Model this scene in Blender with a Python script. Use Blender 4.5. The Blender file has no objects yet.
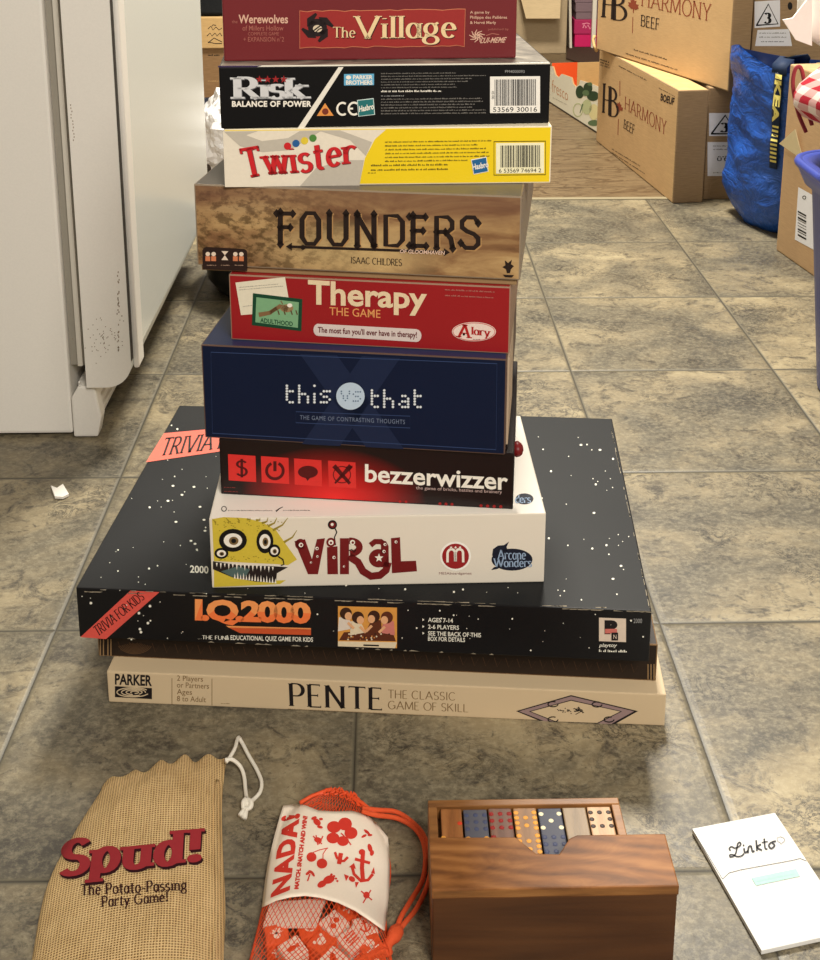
import bpy, bmesh, math, random
from math import sin, cos, tan, atan, atan2, pi, radians, hypot, sqrt
from mathutils import Vector, Matrix, noise
from mathutils.geometry import tessellate_polygon

random.seed(7)
SC = bpy.context.scene
COL = SC.collection

# ------------------------------------------------------------------ camera, light, exposure
F = 1209.9                                   # focal length in pixels for the 820 x 960 frame
YC = 147.6                                   # row of the optical axis (the photo is the lower part of a taller frame)
TH = atan((YC + 150) / F)                    # pitch down
YAW = atan(24 / F * cos(TH))
H = 0.7668                                   # camera height
cam_d = bpy.data.cameras.new('camera'); cam = bpy.data.objects.new('camera', cam_d); COL.objects.link(cam)
cam_d.sensor_fit = 'HORIZONTAL'; cam_d.sensor_width = 36; cam_d.lens = 36 * F / 820
cam_d.shift_y = -(480 - YC) / 820; cam_d.clip_start = 0.05; cam_d.clip_end = 60
cam.location = (0, 0, H); cam.rotation_euler = (pi / 2 - TH, 0, -YAW)
SC.camera = cam

world = bpy.data.worlds.new('room_light'); SC.world = world; world.use_nodes = True
world.node_tree.nodes['Background'].inputs[0].default_value = (1.0, 0.93, 0.82, 1)
world.node_tree.nodes['Background'].inputs[1].default_value = 0.22

def area(name, loc, target, size, power, col, sy=None):
    d = bpy.data.lights.new(name, 'AREA'); d.energy = power; d.color = col; d.size = size
    if sy: d.shape = 'RECTANGLE'; d.size_y = sy
    o = bpy.data.objects.new(name, d); COL.objects.link(o); o.location = loc
    o.rotation_euler = (Vector(target) - Vector(loc)).to_track_quat('-Z', 'Y').to_euler()
    return o
area('ceiling_lamp_back', (0.30, 2.75, 2.35), (0.30, 2.3, 0), 0.5, 122, (1.0, 0.94, 0.82))
area('front_fill_light', (0.65, -0.95, 2.0), (0.0, 1.0, 0.30), 0.8, 62, (1.0, 0.93, 0.83))  # unseen fill light behind the camera, placed to brighten the box fronts

SC.view_settings.view_transform = 'Standard'; SC.view_settings.look = 'None'
SC.view_settings.gamma = 1; SC.view_settings.use_curve_mapping = False
SC.view_settings.exposure = 0.08

# ------------------------------------------------------------------ pixel -> place
FW = Vector((sin(YAW) * cos(TH), cos(YAW) * cos(TH), -sin(TH)))
RT = Vector((cos(YAW), -sin(YAW), 0)); UP = RT.cross(FW); CAM = Vector((0, 0, H))
def ray(x, y): return FW + RT * ((x - 410) / F) - UP * ((y - YC) / F)
def P(x, y, h=0.0):
    d = ray(x, y); return CAM + d * ((h - H) / d.z)
def onplane(x, y, O, N):
    d = ray(x, y); return CAM + d * ((O - CAM).dot(N) / d.dot(N))
def on_y(x, y, Y):
    d = ray(x, y); return CAM + d * (Y / d.y)

# ------------------------------------------------------------------ materials
def lin(c):
    def f(v):
        v /= 255.0
        return v / 12.92 if v <= 0.04045 else ((v + 0.055) / 1.055) ** 2.4
    return (f(c[0]), f(c[1]), f(c[2]), 1)
class NT:
    def __init__(s, name):
        s.m = bpy.data.materials.new(name); s.m.use_nodes = True
        s.t = s.m.node_tree; s.b = s.t.nodes['Principled BSDF']; s.out = s.t.nodes['Material Output']
    def n(s, kind, **kw):
        nd = s.t.nodes.new(kind)
        ins = kw.pop('ins', {})
        for k, v in kw.items(): setattr(nd, k, v)
        for k, v in ins.items():
            if isinstance(v, bpy.types.NodeSocket): s.t.links.new(v, nd.inputs[k])
            else: nd.inputs[k].default_value = v
        return nd
    def l(s, a, b): s.t.links.new(a, b)
    def coord(s, which='Object', scale=(1, 1, 1), loc=(0, 0, 0), rot=(0, 0, 0)):
        tc = s.n('ShaderNodeTexCoord')
        mp = s.n('ShaderNodeMapping', ins={'Scale': scale, 'Location': loc, 'Rotation': rot})
        s.l(tc.outputs[which], mp.inputs['Vector']); return mp.outputs['Vector']
    def math(s, op, a, b=0.0, c=0.0):
        nd = s.n('ShaderNodeMath', operation=op)
        for i, v in enumerate((a, b, c)):
            if isinstance(v, bpy.types.NodeSocket): s.l(v, nd.inputs[i])
            else: nd.inputs[i].default_value = v
        return nd.outputs[0]
    def noise(s, vec, scale, detail=4, rough=0.6, dist=0.0):
        nd = s.n('ShaderNodeTexNoise', ins={'Vector': vec, 'Scale': scale, 'Detail': detail, 'Roughness': rough, 'Distortion': dist})
        return nd.outputs['Fac']
    def ramp(s, fac, stops):
        nd = s.n('ShaderNodeValToRGB'); cr = nd.color_ramp
        while len(cr.elements) < len(stops): cr.elements.new(0.5)
        for e, (p, c) in zip(cr.elements, stops):
            e.position = p; e.color = c if len(c) == 4 else lin(c)
        s.l(fac, nd.inputs[0]); return nd.outputs[0]
    def mix(s, fac, a, b, mode='MIX'):
        nd = s.n('ShaderNodeMix', data_type='RGBA', blend_type=mode)
        for k, v in ((0, fac), (6, a), (7, b)):
            if isinstance(v, bpy.types.NodeSocket): s.l(v, nd.inputs[k])
            else: nd.inputs[k].default_value = v
        return nd.outputs[2]
    def col(s, c):
        if isinstance(c, bpy.types.NodeSocket): s.l(c, s.b.inputs['Base Color'])
        else: s.b.inputs['Base Color'].default_value = c
    def bump(s, h, strength=0.2, dist=0.001):
        nd = s.n('ShaderNodeBump', ins={'Height': h, 'Strength': strength, 'Distance': dist})
        s.l(nd.outputs[0], s.b.inputs['Normal'])
    def rough(s, r, spec=0.5):
        if isinstance(r, bpy.types.NodeSocket): s.l(r, s.b.inputs['Roughness'])
        else: s.b.inputs['Roughness'].default_value = r
        s.b.inputs['Specular IOR Level'].default_value = spec

MATS = {}
def ink(c, rough=0.5, spec=0.3):
    """a flat printed colour with a trace of paper mottling"""
    k = ('ink', c, rough, spec)
    if k not in MATS:
        t = NT('print_%d_%d_%d' % c); a = lin(c)
        n = t.noise(t.coord(), 300, 2)
        t.col(t.mix(n, tuple(x * 0.93 for x in a[:3]) + (1,), tuple(min(1, x * 1.07) for x in a[:3]) + (1,)))
        t.rough(rough, spec); MATS[k] = t.m
    return MATS[k]
def board(c, rough=0.42, spec=0.3, wear=0.10, scale=14):
    """printed box board: slight unevenness, paper grain"""
    k = ('board', c, rough, wear)
    if k not in MATS:
        t = NT('box_board_%d_%d_%d' % c); a = lin(c); v = t.coord()
        n = t.noise(v, scale, 5, 0.6); g = t.noise(v, 600, 2)
        t.col(t.mix(n, tuple(x * (1 - wear) for x in a[:3]) + (1,), tuple(min(1, x * (1 + wear)) for x in a[:3]) + (1,)))
        t.rough(rough, spec); t.bump(g, 0.08, 0.0006); MATS[k] = t.m
    return MATS[k]
def cardboard(c=(176, 138, 92), name='cardboard'):
    k = ('card', c)
    if k not in MATS:
        t = NT(name); a = lin(c); v = t.coord()
        n = t.noise(v, 9, 6, 0.65); fib = t.noise(t.coord(scale=(40, 40, 700)), 1, 3)
        cc = t.mix(n, tuple(x * 0.82 for x in a[:3]) + (1,), tuple(min(1, x * 1.15) for x in a[:3]) + (1,))
        cc = t.mix(0.18, cc, t.ramp(fib, [(0.3, (120, 90, 60)), (0.7, (215, 180, 135))]))
        t.col(cc); t.rough(0.85, 0.2); t.bump(n, 0.15, 0.003); MATS[k] = t.m
    return MATS[k]
def wood(c1, c2, c3, scale=(60, 6, 60), rough=0.42, name='wood', rot=(0, 0, 0), dist=2.2):
    k = ('wood', c1, c2, c3, scale, rot)
    if k not in MATS:
        t = NT(name); v = t.coord(scale=scale, rot=rot)
        n = t.noise(v, 1, 6, 0.62, dist)
        w = t.n('ShaderNodeTexWave', wave_type='BANDS', bands_direction='X', ins={'Vector': v, 'Scale': 0.5, 'Distortion': 7.0, 'Detail': 3.0, 'Detail Scale': 1.4})
        f = t.math('ADD', t.math('MULTIPLY', n, 0.82), t.math('MULTIPLY', w.outputs['Fac'], 0.18))
        t.col(t.ramp(f, [(0.25, c1), (0.5, c2), (0.78, c3)]))
        pores = t.noise(t.coord(scale=(scale[0] * 9, scale[1] * 5, scale[2] * 9), rot=rot), 1, 2)
        t.rough(rough, 0.4); t.bump(pores, 0.12, 0.0008); MATS[k] = t.m
    return MATS[k]
def plain(name, c, rough=0.5, spec=0.5, bump=0.0, bscale=200, bdist=0.001, metallic=0.0):
    k = ('plain', name)
    if k not in MATS:
        t = NT(name); a = lin(c); n = t.noise(t.coord(), bscale, 3)
        t.col(t.mix(n, tuple(x * 0.95 for x in a[:3]) + (1,), tuple(min(1, x * 1.05) for x in a[:3]) + (1,)))
        t.rough(rough, spec); t.b.inputs['Metallic'].default_value = metallic
        if bump: t.bump(n, bump, bdist)
        MATS[k] = t.m
    return MATS[k]

# ------------------------------------------------------------------ object helpers
def setp(o, label=None, cat=None, group=None, kind=None):
    if label: o['label'] = label
    if cat: o['category'] = cat
    if group: o['group'] = group
    if kind: o['kind'] = kind
    return o
def thing(name, label, cat, loc, yaw=0.0, group=None):
    o = bpy.data.objects.new(name, None); COL.objects.link(o)
    o.empty_display_size = 0.03
    o.location = loc; o.rotation_euler = (0, 0, yaw)
    setp(o, label, cat, group); return o
def inv_of(o):
    m = Matrix.Identity(4)
    while o is not None:
        m = m @ (Matrix.Translation(o.location) @ o.rotation_euler.to_matrix().to_4x4()).inverted()
        o = o.parent
    return m
class MB:
    """collects geometry in world coordinates, links it as one mesh object"""
    def __init__(s): s.v = []; s.f = []; s.fm = []; s.mats = []; s.sm = []; s.el = []
    def mi(s, m):
        if m not in s.mats: s.mats.append(m)
        return s.mats.index(m)
    def add(s, vs, fs, m, smooth=False):
        b = len(s.v); s.v += [Vector(p) for p in vs]; i = s.mi(m)
        f0 = len(s.f)
        for f in fs: s.f.append([b + k for k in f]); s.fm.append(i); s.sm.append(smooth)
        s.el.append((b, len(s.v), f0, len(s.f)))
    def frame(s, O, U, V, W, m, mats=None):
        """oriented box from corner O along U, V, W (U x V = W side up); mats: bottom, top, front(-V), right(+U), back, left"""
        O, U, V, W = Vector(O), Vector(U), Vector(V), Vector(W)
        vs = [O, O + U, O + U + V, O + V, O + W, O + U + W, O + U + V + W, O + V + W]
        fs = [(0, 3, 2, 1), (4, 5, 6, 7), (0, 1, 5, 4), (1, 2, 6, 5), (2, 3, 7, 6), (3, 0, 4, 7)]
        for i, f in enumerate(fs):
            mm = (mats or {}).get(i, m); s.add([vs[k] for k in f], [(0, 1, 2, 3)], mm)
    def box(s, a, b, m):
        s.frame(a, (b[0] - a[0], 0, 0), (0, b[1] - a[1], 0), (0, 0, b[2] - a[2]), m)
    def tube(s, pts, r, m, n=8, closed=False, smooth=True):
        pts = [Vector(p) for p in pts]; L = len(pts); vs = []; fs = []
        up = Vector((0, 0, 1)); prev = None
        for i, p in enumerate(pts):
            a = pts[i - 1] if (i > 0 or closed) else p; c = pts[(i + 1) % L] if (i < L - 1 or closed) else p
            t = (c - a).normalized()
            if prev is None:
                x = t.cross(up)
                if x.length < 1e-4: x = t.cross(Vector((1, 0, 0)))
            else: x = prev - t * prev.dot(t)
            x.normalize(); prev = x; y = t.cross(x)
            rr = r(i / (L - 1)) if callable(r) else r
            for k in range(n):
                a_ = 2 * pi * k / n; vs.append(p + x * (rr * cos(a_)) + y * (rr * sin(a_)))
        for i in range(L if closed else L - 1):
            j = (i + 1) % L
            for k in range(n): fs.append((i * n + k, i * n + (k + 1) % n, j * n + (k + 1) % n, j * n + k))
        if not closed: fs.append(tuple(range(n - 1, -1, -1))); fs.append(tuple((L - 1) * n + k for k in range(n)))
        s.add(vs, fs, m, smooth)
    def lathe(s, prof, C, m, n=40, smooth=True):
        vs = []; fs = []; C = Vector(C)
        for (r, z) in prof:
            for k in range(n): a = 2 * pi * k / n; vs.append(C + Vector((r * cos(a), r * sin(a), z)))
        for i in range(len(prof) - 1):
            for k in range(n): fs.append((i * n + k, i * n + (k + 1) % n, (i + 1) * n + (k + 1) % n, (i + 1) * n + k))
        s.add(vs, fs, m, smooth)
    def grid(s, fn, nu, nv, m, smooth=True, wrap=False):
        vs = [fn(i / nu, j / nv) for j in range(nv + 1) for i in range(nu + (0 if wrap else 1))]
        w = nu if wrap else nu + 1; fs = []
        for j in range(nv):
            for i in range(nu):
                i2 = (i + 1) % w if wrap else i + 1
                fs.append((j * w + i, j * w + i2, (j + 1) * w + i2, (j + 1) * w + i))
        s.add(vs, fs, m, smooth)
    def ico(s, c, r, m, sub=2, sc=(1, 1, 1)):
        bm = bmesh.new(); bmesh.ops.create_icosphere(bm, subdivisions=sub, radius=1)
        c = Vector(c); vs = [c + Vector((v.co.x * r * sc[0], v.co.y * r * sc[1], v.co.z * r * sc[2])) for v in bm.verts]
        fs = [[v.index for v in f.verts] for f in bm.faces]; bm.free(); s.add(vs, fs, m, True)
    def build(s, name, parent=None, bevel=0.0, seg=2, subsurf=0, weld=False):
        me = bpy.data.meshes.new(name)
        iv = inv_of(parent) if parent else None
        off = None
        if parent is None:
            xs = [p.x for p in s.v]; ys = [p.y for p in s.v]; zs = [p.z for p in s.v]
            off = Vector(((min(xs) + max(xs)) / 2, (min(ys) + max(ys)) / 2, min(zs)))
            vs = [tuple(p - off) for p in s.v]
        else: vs = [tuple(iv @ p) for p in s.v]
        me.from_pydata(vs, [], s.f)
        for m in s.mats: me.materials.append(m)
        for p, i, q in zip(me.polygons, s.fm, s.sm): p.material_index = i; p.use_smooth = q
        if bevel or weld:
            bm = bmesh.new(); bm.from_mesh(me)
            bmesh.ops.remove_doubles(bm, verts=bm.verts, dist=1e-6)
            bmesh.ops.recalc_face_normals(bm, faces=bm.faces)
            if bevel:
                ed = [e for e in bm.edges if len(e.link_faces) == 2 and e.calc_face_angle(0) > 0.5]
                bmesh.ops.bevel(bm, geom=ed, offset=bevel, segments=seg, profile=0.6, affect='EDGES', clamp_overlap=True)
            bm.to_mesh(me); bm.free()
        me.update()
        o = bpy.data.objects.new(name, me); COL.objects.link(o)
        if parent: o.parent = parent
        else: o.location = off
        if subsurf:
            md = o.modifiers.new('smooth', 'SUBSURF'); md.levels = subsurf; md.render_levels = subsurf
        return o

# ------------------------------------------------------------------ lettering
_tc = {}
def tgeo(s, bold=0.0, shear=0.0, space=1.0):
    """outline text -> (verts2d normalised to the unit square, faces, aspect)"""
    k = (s, bold, shear, space)
    if k in _tc: return _tc[k]
    cu = bpy.data.curves.new('lettering', 'FONT'); cu.body = s; cu.offset = bold; cu.shear = shear
    cu.space_character = space; cu.resolution_u = 3; cu.dimensions = '2D'; cu.fill_mode = 'FRONT'
    ob = bpy.data.objects.new('lettering', cu)
    me = bpy.data.meshes.new_from_object(ob)
    vs = [(v.co.x, v.co.y) for v in me.vertices]; fs = [list(p.vertices) for p in me.polygons]
    bpy.data.objects.remove(ob); bpy.data.curves.remove(cu); bpy.data.meshes.remove(me)
    _tc[k] = norm2(vs, fs); return _tc[k]
def norm2(vs, fs):
    x0 = min(v[0] for v in vs); x1 = max(v[0] for v in vs); y0 = min(v[1] for v in vs); y1 = max(v[1] for v in vs)
    w = max(x1 - x0, 1e-6); h = max(y1 - y0, 1e-6)
    return [((x - x0) / w, (y - y0) / h) for x, y in vs], fs, w / h
def arc(cx, cy, rx, ry, a0, a1, n=16):
    return [(cx + rx * cos(radians(a0 + (a1 - a0) * i / n)), cy + ry * sin(radians(a0 + (a1 - a0) * i / n))) for i in range(n + 1)]
X = 0.66
GL = {   # pen skeletons: (advance, strokes)
 'A': (.86, [[(.04, 0), (.42, 1)], [(.42, 1), (.8, 0)], [(.17, .34), (.67, .34)]]),
 'B': (.66, [[(.08, 0), (.08, 1)], [(.08, 1)] + arc(.3, .76, .24, .24, 90, -90) + [(.08, .52)], [(.08, .52)] + arc(.32, .26, .27, .26, 90, -90) + [(.08, 0)]]),
 'C': (.80, [arc(.42, .5, .38, .5, 48, 312, 24)]),
 'D': (.80, [[(.08, 0), (.08, 1)], [(.08, 1)] + arc(.3, .5, .42, .5, 90, -90) + [(.08, 0)]]),
 'E': (.60, [[(.08, 0), (.08, 1)], [(.08, 1), (.5, 1)], [(.08, .52), (.42, .52)], [(.08, 0), (.53, 0)]]),
 'F': (.56, [[(.08, 0), (.08, 1)], [(.08, 1), (.5, 1)], [(.08, .52), (.42, .52)]]),
 'G': (.86, [arc(.42, .5, .38, .5, 48, 330, 24) , [(.76, .1), (.76, .45)], [(.55, .45), (.8, .45)]]),
 'H': (.78, [[(.08, 0), (.08, 1)], [(.68, 0), (.68, 1)], [(.08, .52), (.68, .52)]]),
 'I': (.28, [[(.14, 0), (.14, 1)]]),
 'K': (.74, [[(.08, 0), (.08, 1)], [(.62, 1), (.1, .46)], [(.26, .6), (.68, 0)]]),
 'L': (.58, [[(.08, 0), (.08, 1)], [(.08, 0), (.53, 0)]]),
 'M': (.98, [[(.06, 0), (.12, 1)], [(.12, 1), (.48, .08)], [(.48, .08), (.84, 1)], [(.84, 1), (.9, 0)]]),
 'N': (.80, [[(.08, 0), (.08, 1)], [(.08, 1), (.68, 0)], [(.68, 0), (.68, 1)]]),
 'O': (.88, [arc(.44, .5, .4, .5, 0, 360, 28)]),
 'P': (.62, [[(.08, 0), (.08, 1)], [(.08, 1)] + arc(.3, .73, .25, .27, 90, -90) + [(.08, .46)]]),
 'R': (.70, [[(.08, 0), (.08, 1)], [(.08, 1)] + arc(.3, .74, .25, .26, 90, -90) + [(.08, .48)], [(.3, .48), (.64, 0)]]),
 'S': (.60, [arc(.3, .75, .22, .25, 30, 270, 16) + arc(.29, .25, .24, .25, 90, -150, 16)]),
 'T': (.70, [[(.35, 0), (.35, 1)], [(.02, 1), (.68, 1)]]),
 'U': (.78, [[(.08, 1), (.08, .32)] + arc(.38, .32, .3, .32, 180, 360) + [(.68, 1)]]),
 'V': (.84, [[(.04, 1), (.42, 0)], [(.42, 0), (.8, 1)]]),
 'W': (1.16, [[(.04, 1), (.32, 0)], [(.32, 0), (.58, .9)], [(.58, .9), (.84, 0)], [(.84, 0), (1.12, 1)]]),
 'X': (.78, [[(.06, 1), (.7, 0)], [(.7, 1), (.06, 0)]]),
 'Y': (.78, [[(.06, 1), (.38, .48)], [(.7, 1), (.38, .48)], [(.38, .48), (.38, 0)]]),
 'a': (.56, [arc(.26, X / 2, .2, X / 2, 0, 360, 20), [(.46, X), (.46, 0)]]),
 'b': (.56, [[(.08, 1), (.08, 0)], arc(.28, X / 2, .2, X / 2, 0, 360, 20)]),
 'c': (.50, [arc(.27, X / 2, .21, X / 2, 50, 310, 18)]),
 'd': (.58, [arc(.26, X / 2, .2, X / 2, 0, 360, 20), [(.46, 1), (.46, 0)]]),
 'e': (.54, [[(.08, .36), (.46, .36)] + arc(.27, X / 2, .2, X / 2, 8, 318, 20)]),
 'f': (.36, [[(.16, 0), (.16, .82)] + arc(.28, .82, .12, .17, 180, 50, 8), [(.03, X), (.34, X)]]),
 'g': (.58, [arc(.26, .4, .19, .25, 0, 360, 20), arc(.26, -.1, .24, .19, 0, 360, 20), [(.14, .2), (.1, .1), (.2, .07)], [(.38, .58), (.52, .68)]]),
 'h': (.58, [[(.08, 1), (.08, 0)], [(.08, .4)] + arc(.27, .4, .19, .26, 160, 0, 10) + [(.46, 0)]]),
 'i': (.26, [[(.13, X), (.13, 0)], [(.13, .86), (.13, .90)]]),
 'k': (.56, [[(.08, 1), (.08, 0)], [(.46, X), (.1, .28)], [(.22, .4), (.5, 0)]]),
 'l': (.24, [[(.12, 1), (.12, 0)]]),
 'm': (.88, [[(.08, X), (.08, 0)], [(.08, .4)] + arc(.26, .4, .18, .26, 160, 0, 10) + [(.44, 0)], [(.44, .4)] + arc(.62, .4, .18, .26, 160, 0, 10) + [(.8, 0)]]),
 'n': (.58, [[(.08, X), (.08, 0)], [(.08, .4)] + arc(.27, .4, .19, .26, 160, 0, 10) + [(.46, 0)]]),
 'o': (.56, [arc(.28, X / 2, .22, X / 2, 0, 360, 22)]),
 'p': (.58, [[(.08, X), (.08, -.32)], arc(.28, X / 2, .2, X / 2, 0, 360, 20)]),
 'r': (.44, [[(.08, X), (.08, 0)], [(.08, .38)] + arc(.28, .4, .2, .26, 165, 45, 8)]),
 's': (.46, [arc(.22, .5, .16, .16, 30, 270, 12) + arc(.22, .17, .18, .17, 90, -150, 12)]),
 't': (.38, [[(.16, .9), (.16, .14)] + arc(.27, .14, .11, .14, 180, 300, 8), [(.02, X), (.34, X)]]),
 'u': (.58, [[(.08, X), (.08, .22)] + arc(.27, .22, .19, .22, 180, 340, 10), [(.46, X), (.46, 0)]]),
 'w': (.80, [[(.03, X), (.22, 0)], [(.22, 0), (.4, X)], [(.4, X), (.58, 0)], [(.58, 0), (.77, X)]]),
 'y': (.56, [[(.05, X), (.27, 0)], [(.49, X), (.27, 0), (.16, -.26), (.04, -.28)]]),
 '!': (.34, [[(.17, .99), (.16, .36)], arc(.16, .1, .045, .05, 0, 360, 10)]),
 '-': (.40, [[(.06, .34), (.34, .34)]]), '.': (.24, [[(.12, .02), (.12, .07)]]),
 '3': (.60, [arc(.28, .76, .2, .24, 150, -90, 14) , arc(.28, .27, .25, .27, 90, -150, 14)]),
 '$': (.60, [arc(.3, .75, .22, .2, 30, 270, 16) + arc(.29, .3, .24, .25, 90, -150, 16), [(.3, 1.08), (.3, -.06)]]),
 '#': (.1, []), ' ': (.32, []), "'": (.16, [[(.08, .85), (.08, 1)]]),
}
GT = {   # squared, chamfered capitals with pointed terminals
 'F': (.56, [[(.1, -.02), (.1, 1)], [(-.02, .95), (.5, .95)], [(.1, .52), (.42, .52)]]),
 'O': (.74, [[(.1, .22), (.1, .78), (.24, .98), (.5, .98), (.64, .78), (.64, .22), (.5, .02), (.24, .02), (.1, .22)]]),
 'U': (.76, [[(.1, 1), (.1, .22), (.24, .02), (.5, .02), (.64, .22), (.64, 1)]]),
 'N': (.78, [[(.1, 0), (.1, 1)], [(.1, .95), (.64, .05)], [(.64, 0), (.64, 1)]]),
 'D': (.74, [[(.1, .04), (.1, .96), (.48, .96), (.64, .78), (.64, .22), (.48, .04), (.1, .04)]]),
 'E': (.62, [[(.1, 0), (.1, 1)], [(-.02, .95), (.5, .95)], [(.1, .52), (.42, .52)], [(-.02, .05), (.52, .05)]]),
 'R': (.70, [[(.1, 0), (.1, .96), (.46, .96), (.6, .82), (.6, .62), (.46, .5), (.1, .5)], [(.38, .5), (.56, .3), (.62, 0)]]),
 'S': (.66, [[(.6, .8), (.48, .97), (.22, .97), (.08, .84), (.08, .66), (.24, .54), (.46, .46), (.6, .34), (.6, .16), (.46, .03), (.2, .03), (.04, .18)]]),
}
def ribbon2(pts, wf):
    """stroke a 2-D polyline; wf(dx, dy) gives the width for a direction"""
    n = len(pts); L = []; R = []
    closed = n > 3 and hypot(pts[0][0] - pts[-1][0], pts[0][1] - pts[-1][1]) < 1e-6
    for i, (x, y) in enumerate(pts):
        a = pts[i - 1] if i > 0 else (pts[-2] if closed else pts[0]); b = pts[i + 1] if i < n - 1 else (pts[1] if closed else pts[-1])
        dx, dy = b[0] - a[0], b[1] - a[1]; d = hypot(dx, dy) or 1; dx /= d; dy /= d
        w = wf(dx, dy) / 2; L.append((x - dy * w, y + dx * w)); R.append((x + dy * w, y - dx * w))
    vs = L + R; fs = [(i, i + 1, n + i + 1, n + i) for i in range(n - 1)]
    return vs, fs
def sgeo(s, thick=.14, thin=.06, serif=.0, sth=.05, track=.0, shear=0.0, dia=None, gl=None):
    """serif / slab / decorated lettering drawn from the pen skeletons"""
    vs = []; fs = []; x0 = 0
    def put(v, f):
        b = len(vs); vs.extend((x + x0 + shear * y, y) for x, y in v); fs.extend([b + k for k in q] for q in f)
    wf = lambda dx, dy: sqrt((thick * abs(dy)) ** 2 + (thin * abs(dx)) ** 2)
    for ch in s:
        adv, st = (gl or GL).get(ch, GL[' '])
        for pl in st:
            pl = list(pl)
            put(*ribbon2(pl, wf))
            for e, o in ((pl[0], pl[1]), (pl[-1], pl[-2])):
                closed = hypot(pl[0][0] - pl[-1][0], pl[0][1] - pl[-1][1]) < 1e-6
                if closed: continue
                dx, dy = e[0] - o[0], e[1] - o[1]; d = hypot(dx, dy) or 1
                if serif and abs(dy) / d > 0.55 and min(abs(e[1]), abs(e[1] - 1), abs(e[1] - X), abs(e[1] + .32)) < 0.02:
                    sg = 1 if dy > 0 else -1; lft = serif; rgt = serif
                    if ch in 'bdhklnimrup' and sg > 0 and not ch.isupper(): rgt = thick * .3
                    y0 = e[1] - sg * sth; y1 = e[1]
                    put([(e[0] - lft - thick / 2, y0), (e[0] + rgt + thick / 2, y0), (e[0] + rgt + thick / 2, y1), (e[0] - lft - thick / 2, y1)], [(0, 1, 2, 3)])
                elif serif and abs(dx) / d > 0.9 and ch in 'EFLT':
                    sg = 1 if dx > 0 else -1; h = serif * 1.3
                    dn = h if e[1] > .4 else 0; up_ = h if e[1] < .6 else 0
                    put([(e[0] - sg * sth, e[1] - dn - thin / 2), (e[0], e[1] - dn - thin / 2), (e[0], e[1] + up_ + thin / 2), (e[0] - sg * sth, e[1] + up_ + thin / 2)], [(0, 1, 2, 3)])
                if dia:                 # arrow-head terminals
                    q = dia
                    put([(e[0], e[1] - q * 1.2), (e[0] + q, e[1]), (e[0], e[1] + q * 1.2), (e[0] - q, e[1])], [(0, 1, 2, 3)])
        x0 += adv + track
    return norm2(vs, fs)

def loop(pts, n=6):
    out_ = []
    for i in range(len(pts) - 1):
        p0 = pts[max(i - 1, 0)]; p1 = pts[i]; p2 = pts[i + 1]; p3 = pts[min(i + 2, len(pts) - 1)]
        for k in range(n):
            a = k / n; out_.append(.5 * ((2 * p1) + (p2 - p0) * a + (2 * p0 - 5 * p1 + 4 * p2 - p3) * a * a + (3 * p1 - p0 - 3 * p2 + p3) * a ** 3))
    return out_ + [pts[-1]]
def refine(g, px, quad_size):
    """split lettering faces finer than px so that they follow a curved surface; g is normalised to the unit square"""
    vs, fs, asp = g; sx, sy = quad_size
    bm = bmesh.new(); bv = [bm.verts.new((x * sx, y * sy, 0)) for x, y in vs]
    for f in fs:
        try: bm.faces.new([bv[k] for k in f])
        except ValueError: pass
    bmesh.ops.triangulate(bm, faces=bm.faces)
    for _ in range(5):
        ed = [e for e in bm.edges if e.calc_length() > px]
        if not ed: break
        bmesh.ops.subdivide_edges(bm, edges=ed, cuts=1); bmesh.ops.triangulate(bm, faces=bm.faces)
    bm.verts.index_update(); out = ([(v.co.x / sx, v.co.y / sy) for v in bm.verts], [[v.index for v in f.verts] for f in bm.faces], asp); bm.free(); return out
class Face:
    """a flat face of a thing; decals are laid on it just proud of the surface"""
    def __init__(s, O, U, V): s.O = Vector(O); s.U = Vector(U).normalized(); s.V = Vector(V).normalized(); s.N = s.U.cross(s.V).normalized()
    def at(s, x, y, lift): return onplane(x, y, s.O, s.N) + s.N * lift
class Relief:
    """a lying soft thing: decals follow its height z = h(x, y)"""
    def __init__(s, h): s.h = h
    def at(s, x, y, lift):
        z = 0.02
        for _ in range(6): p = P(x, y, z); z = s.h(p.x, p.y) + lift
        return P(x, y, z)
EPS = 0.00018
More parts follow.
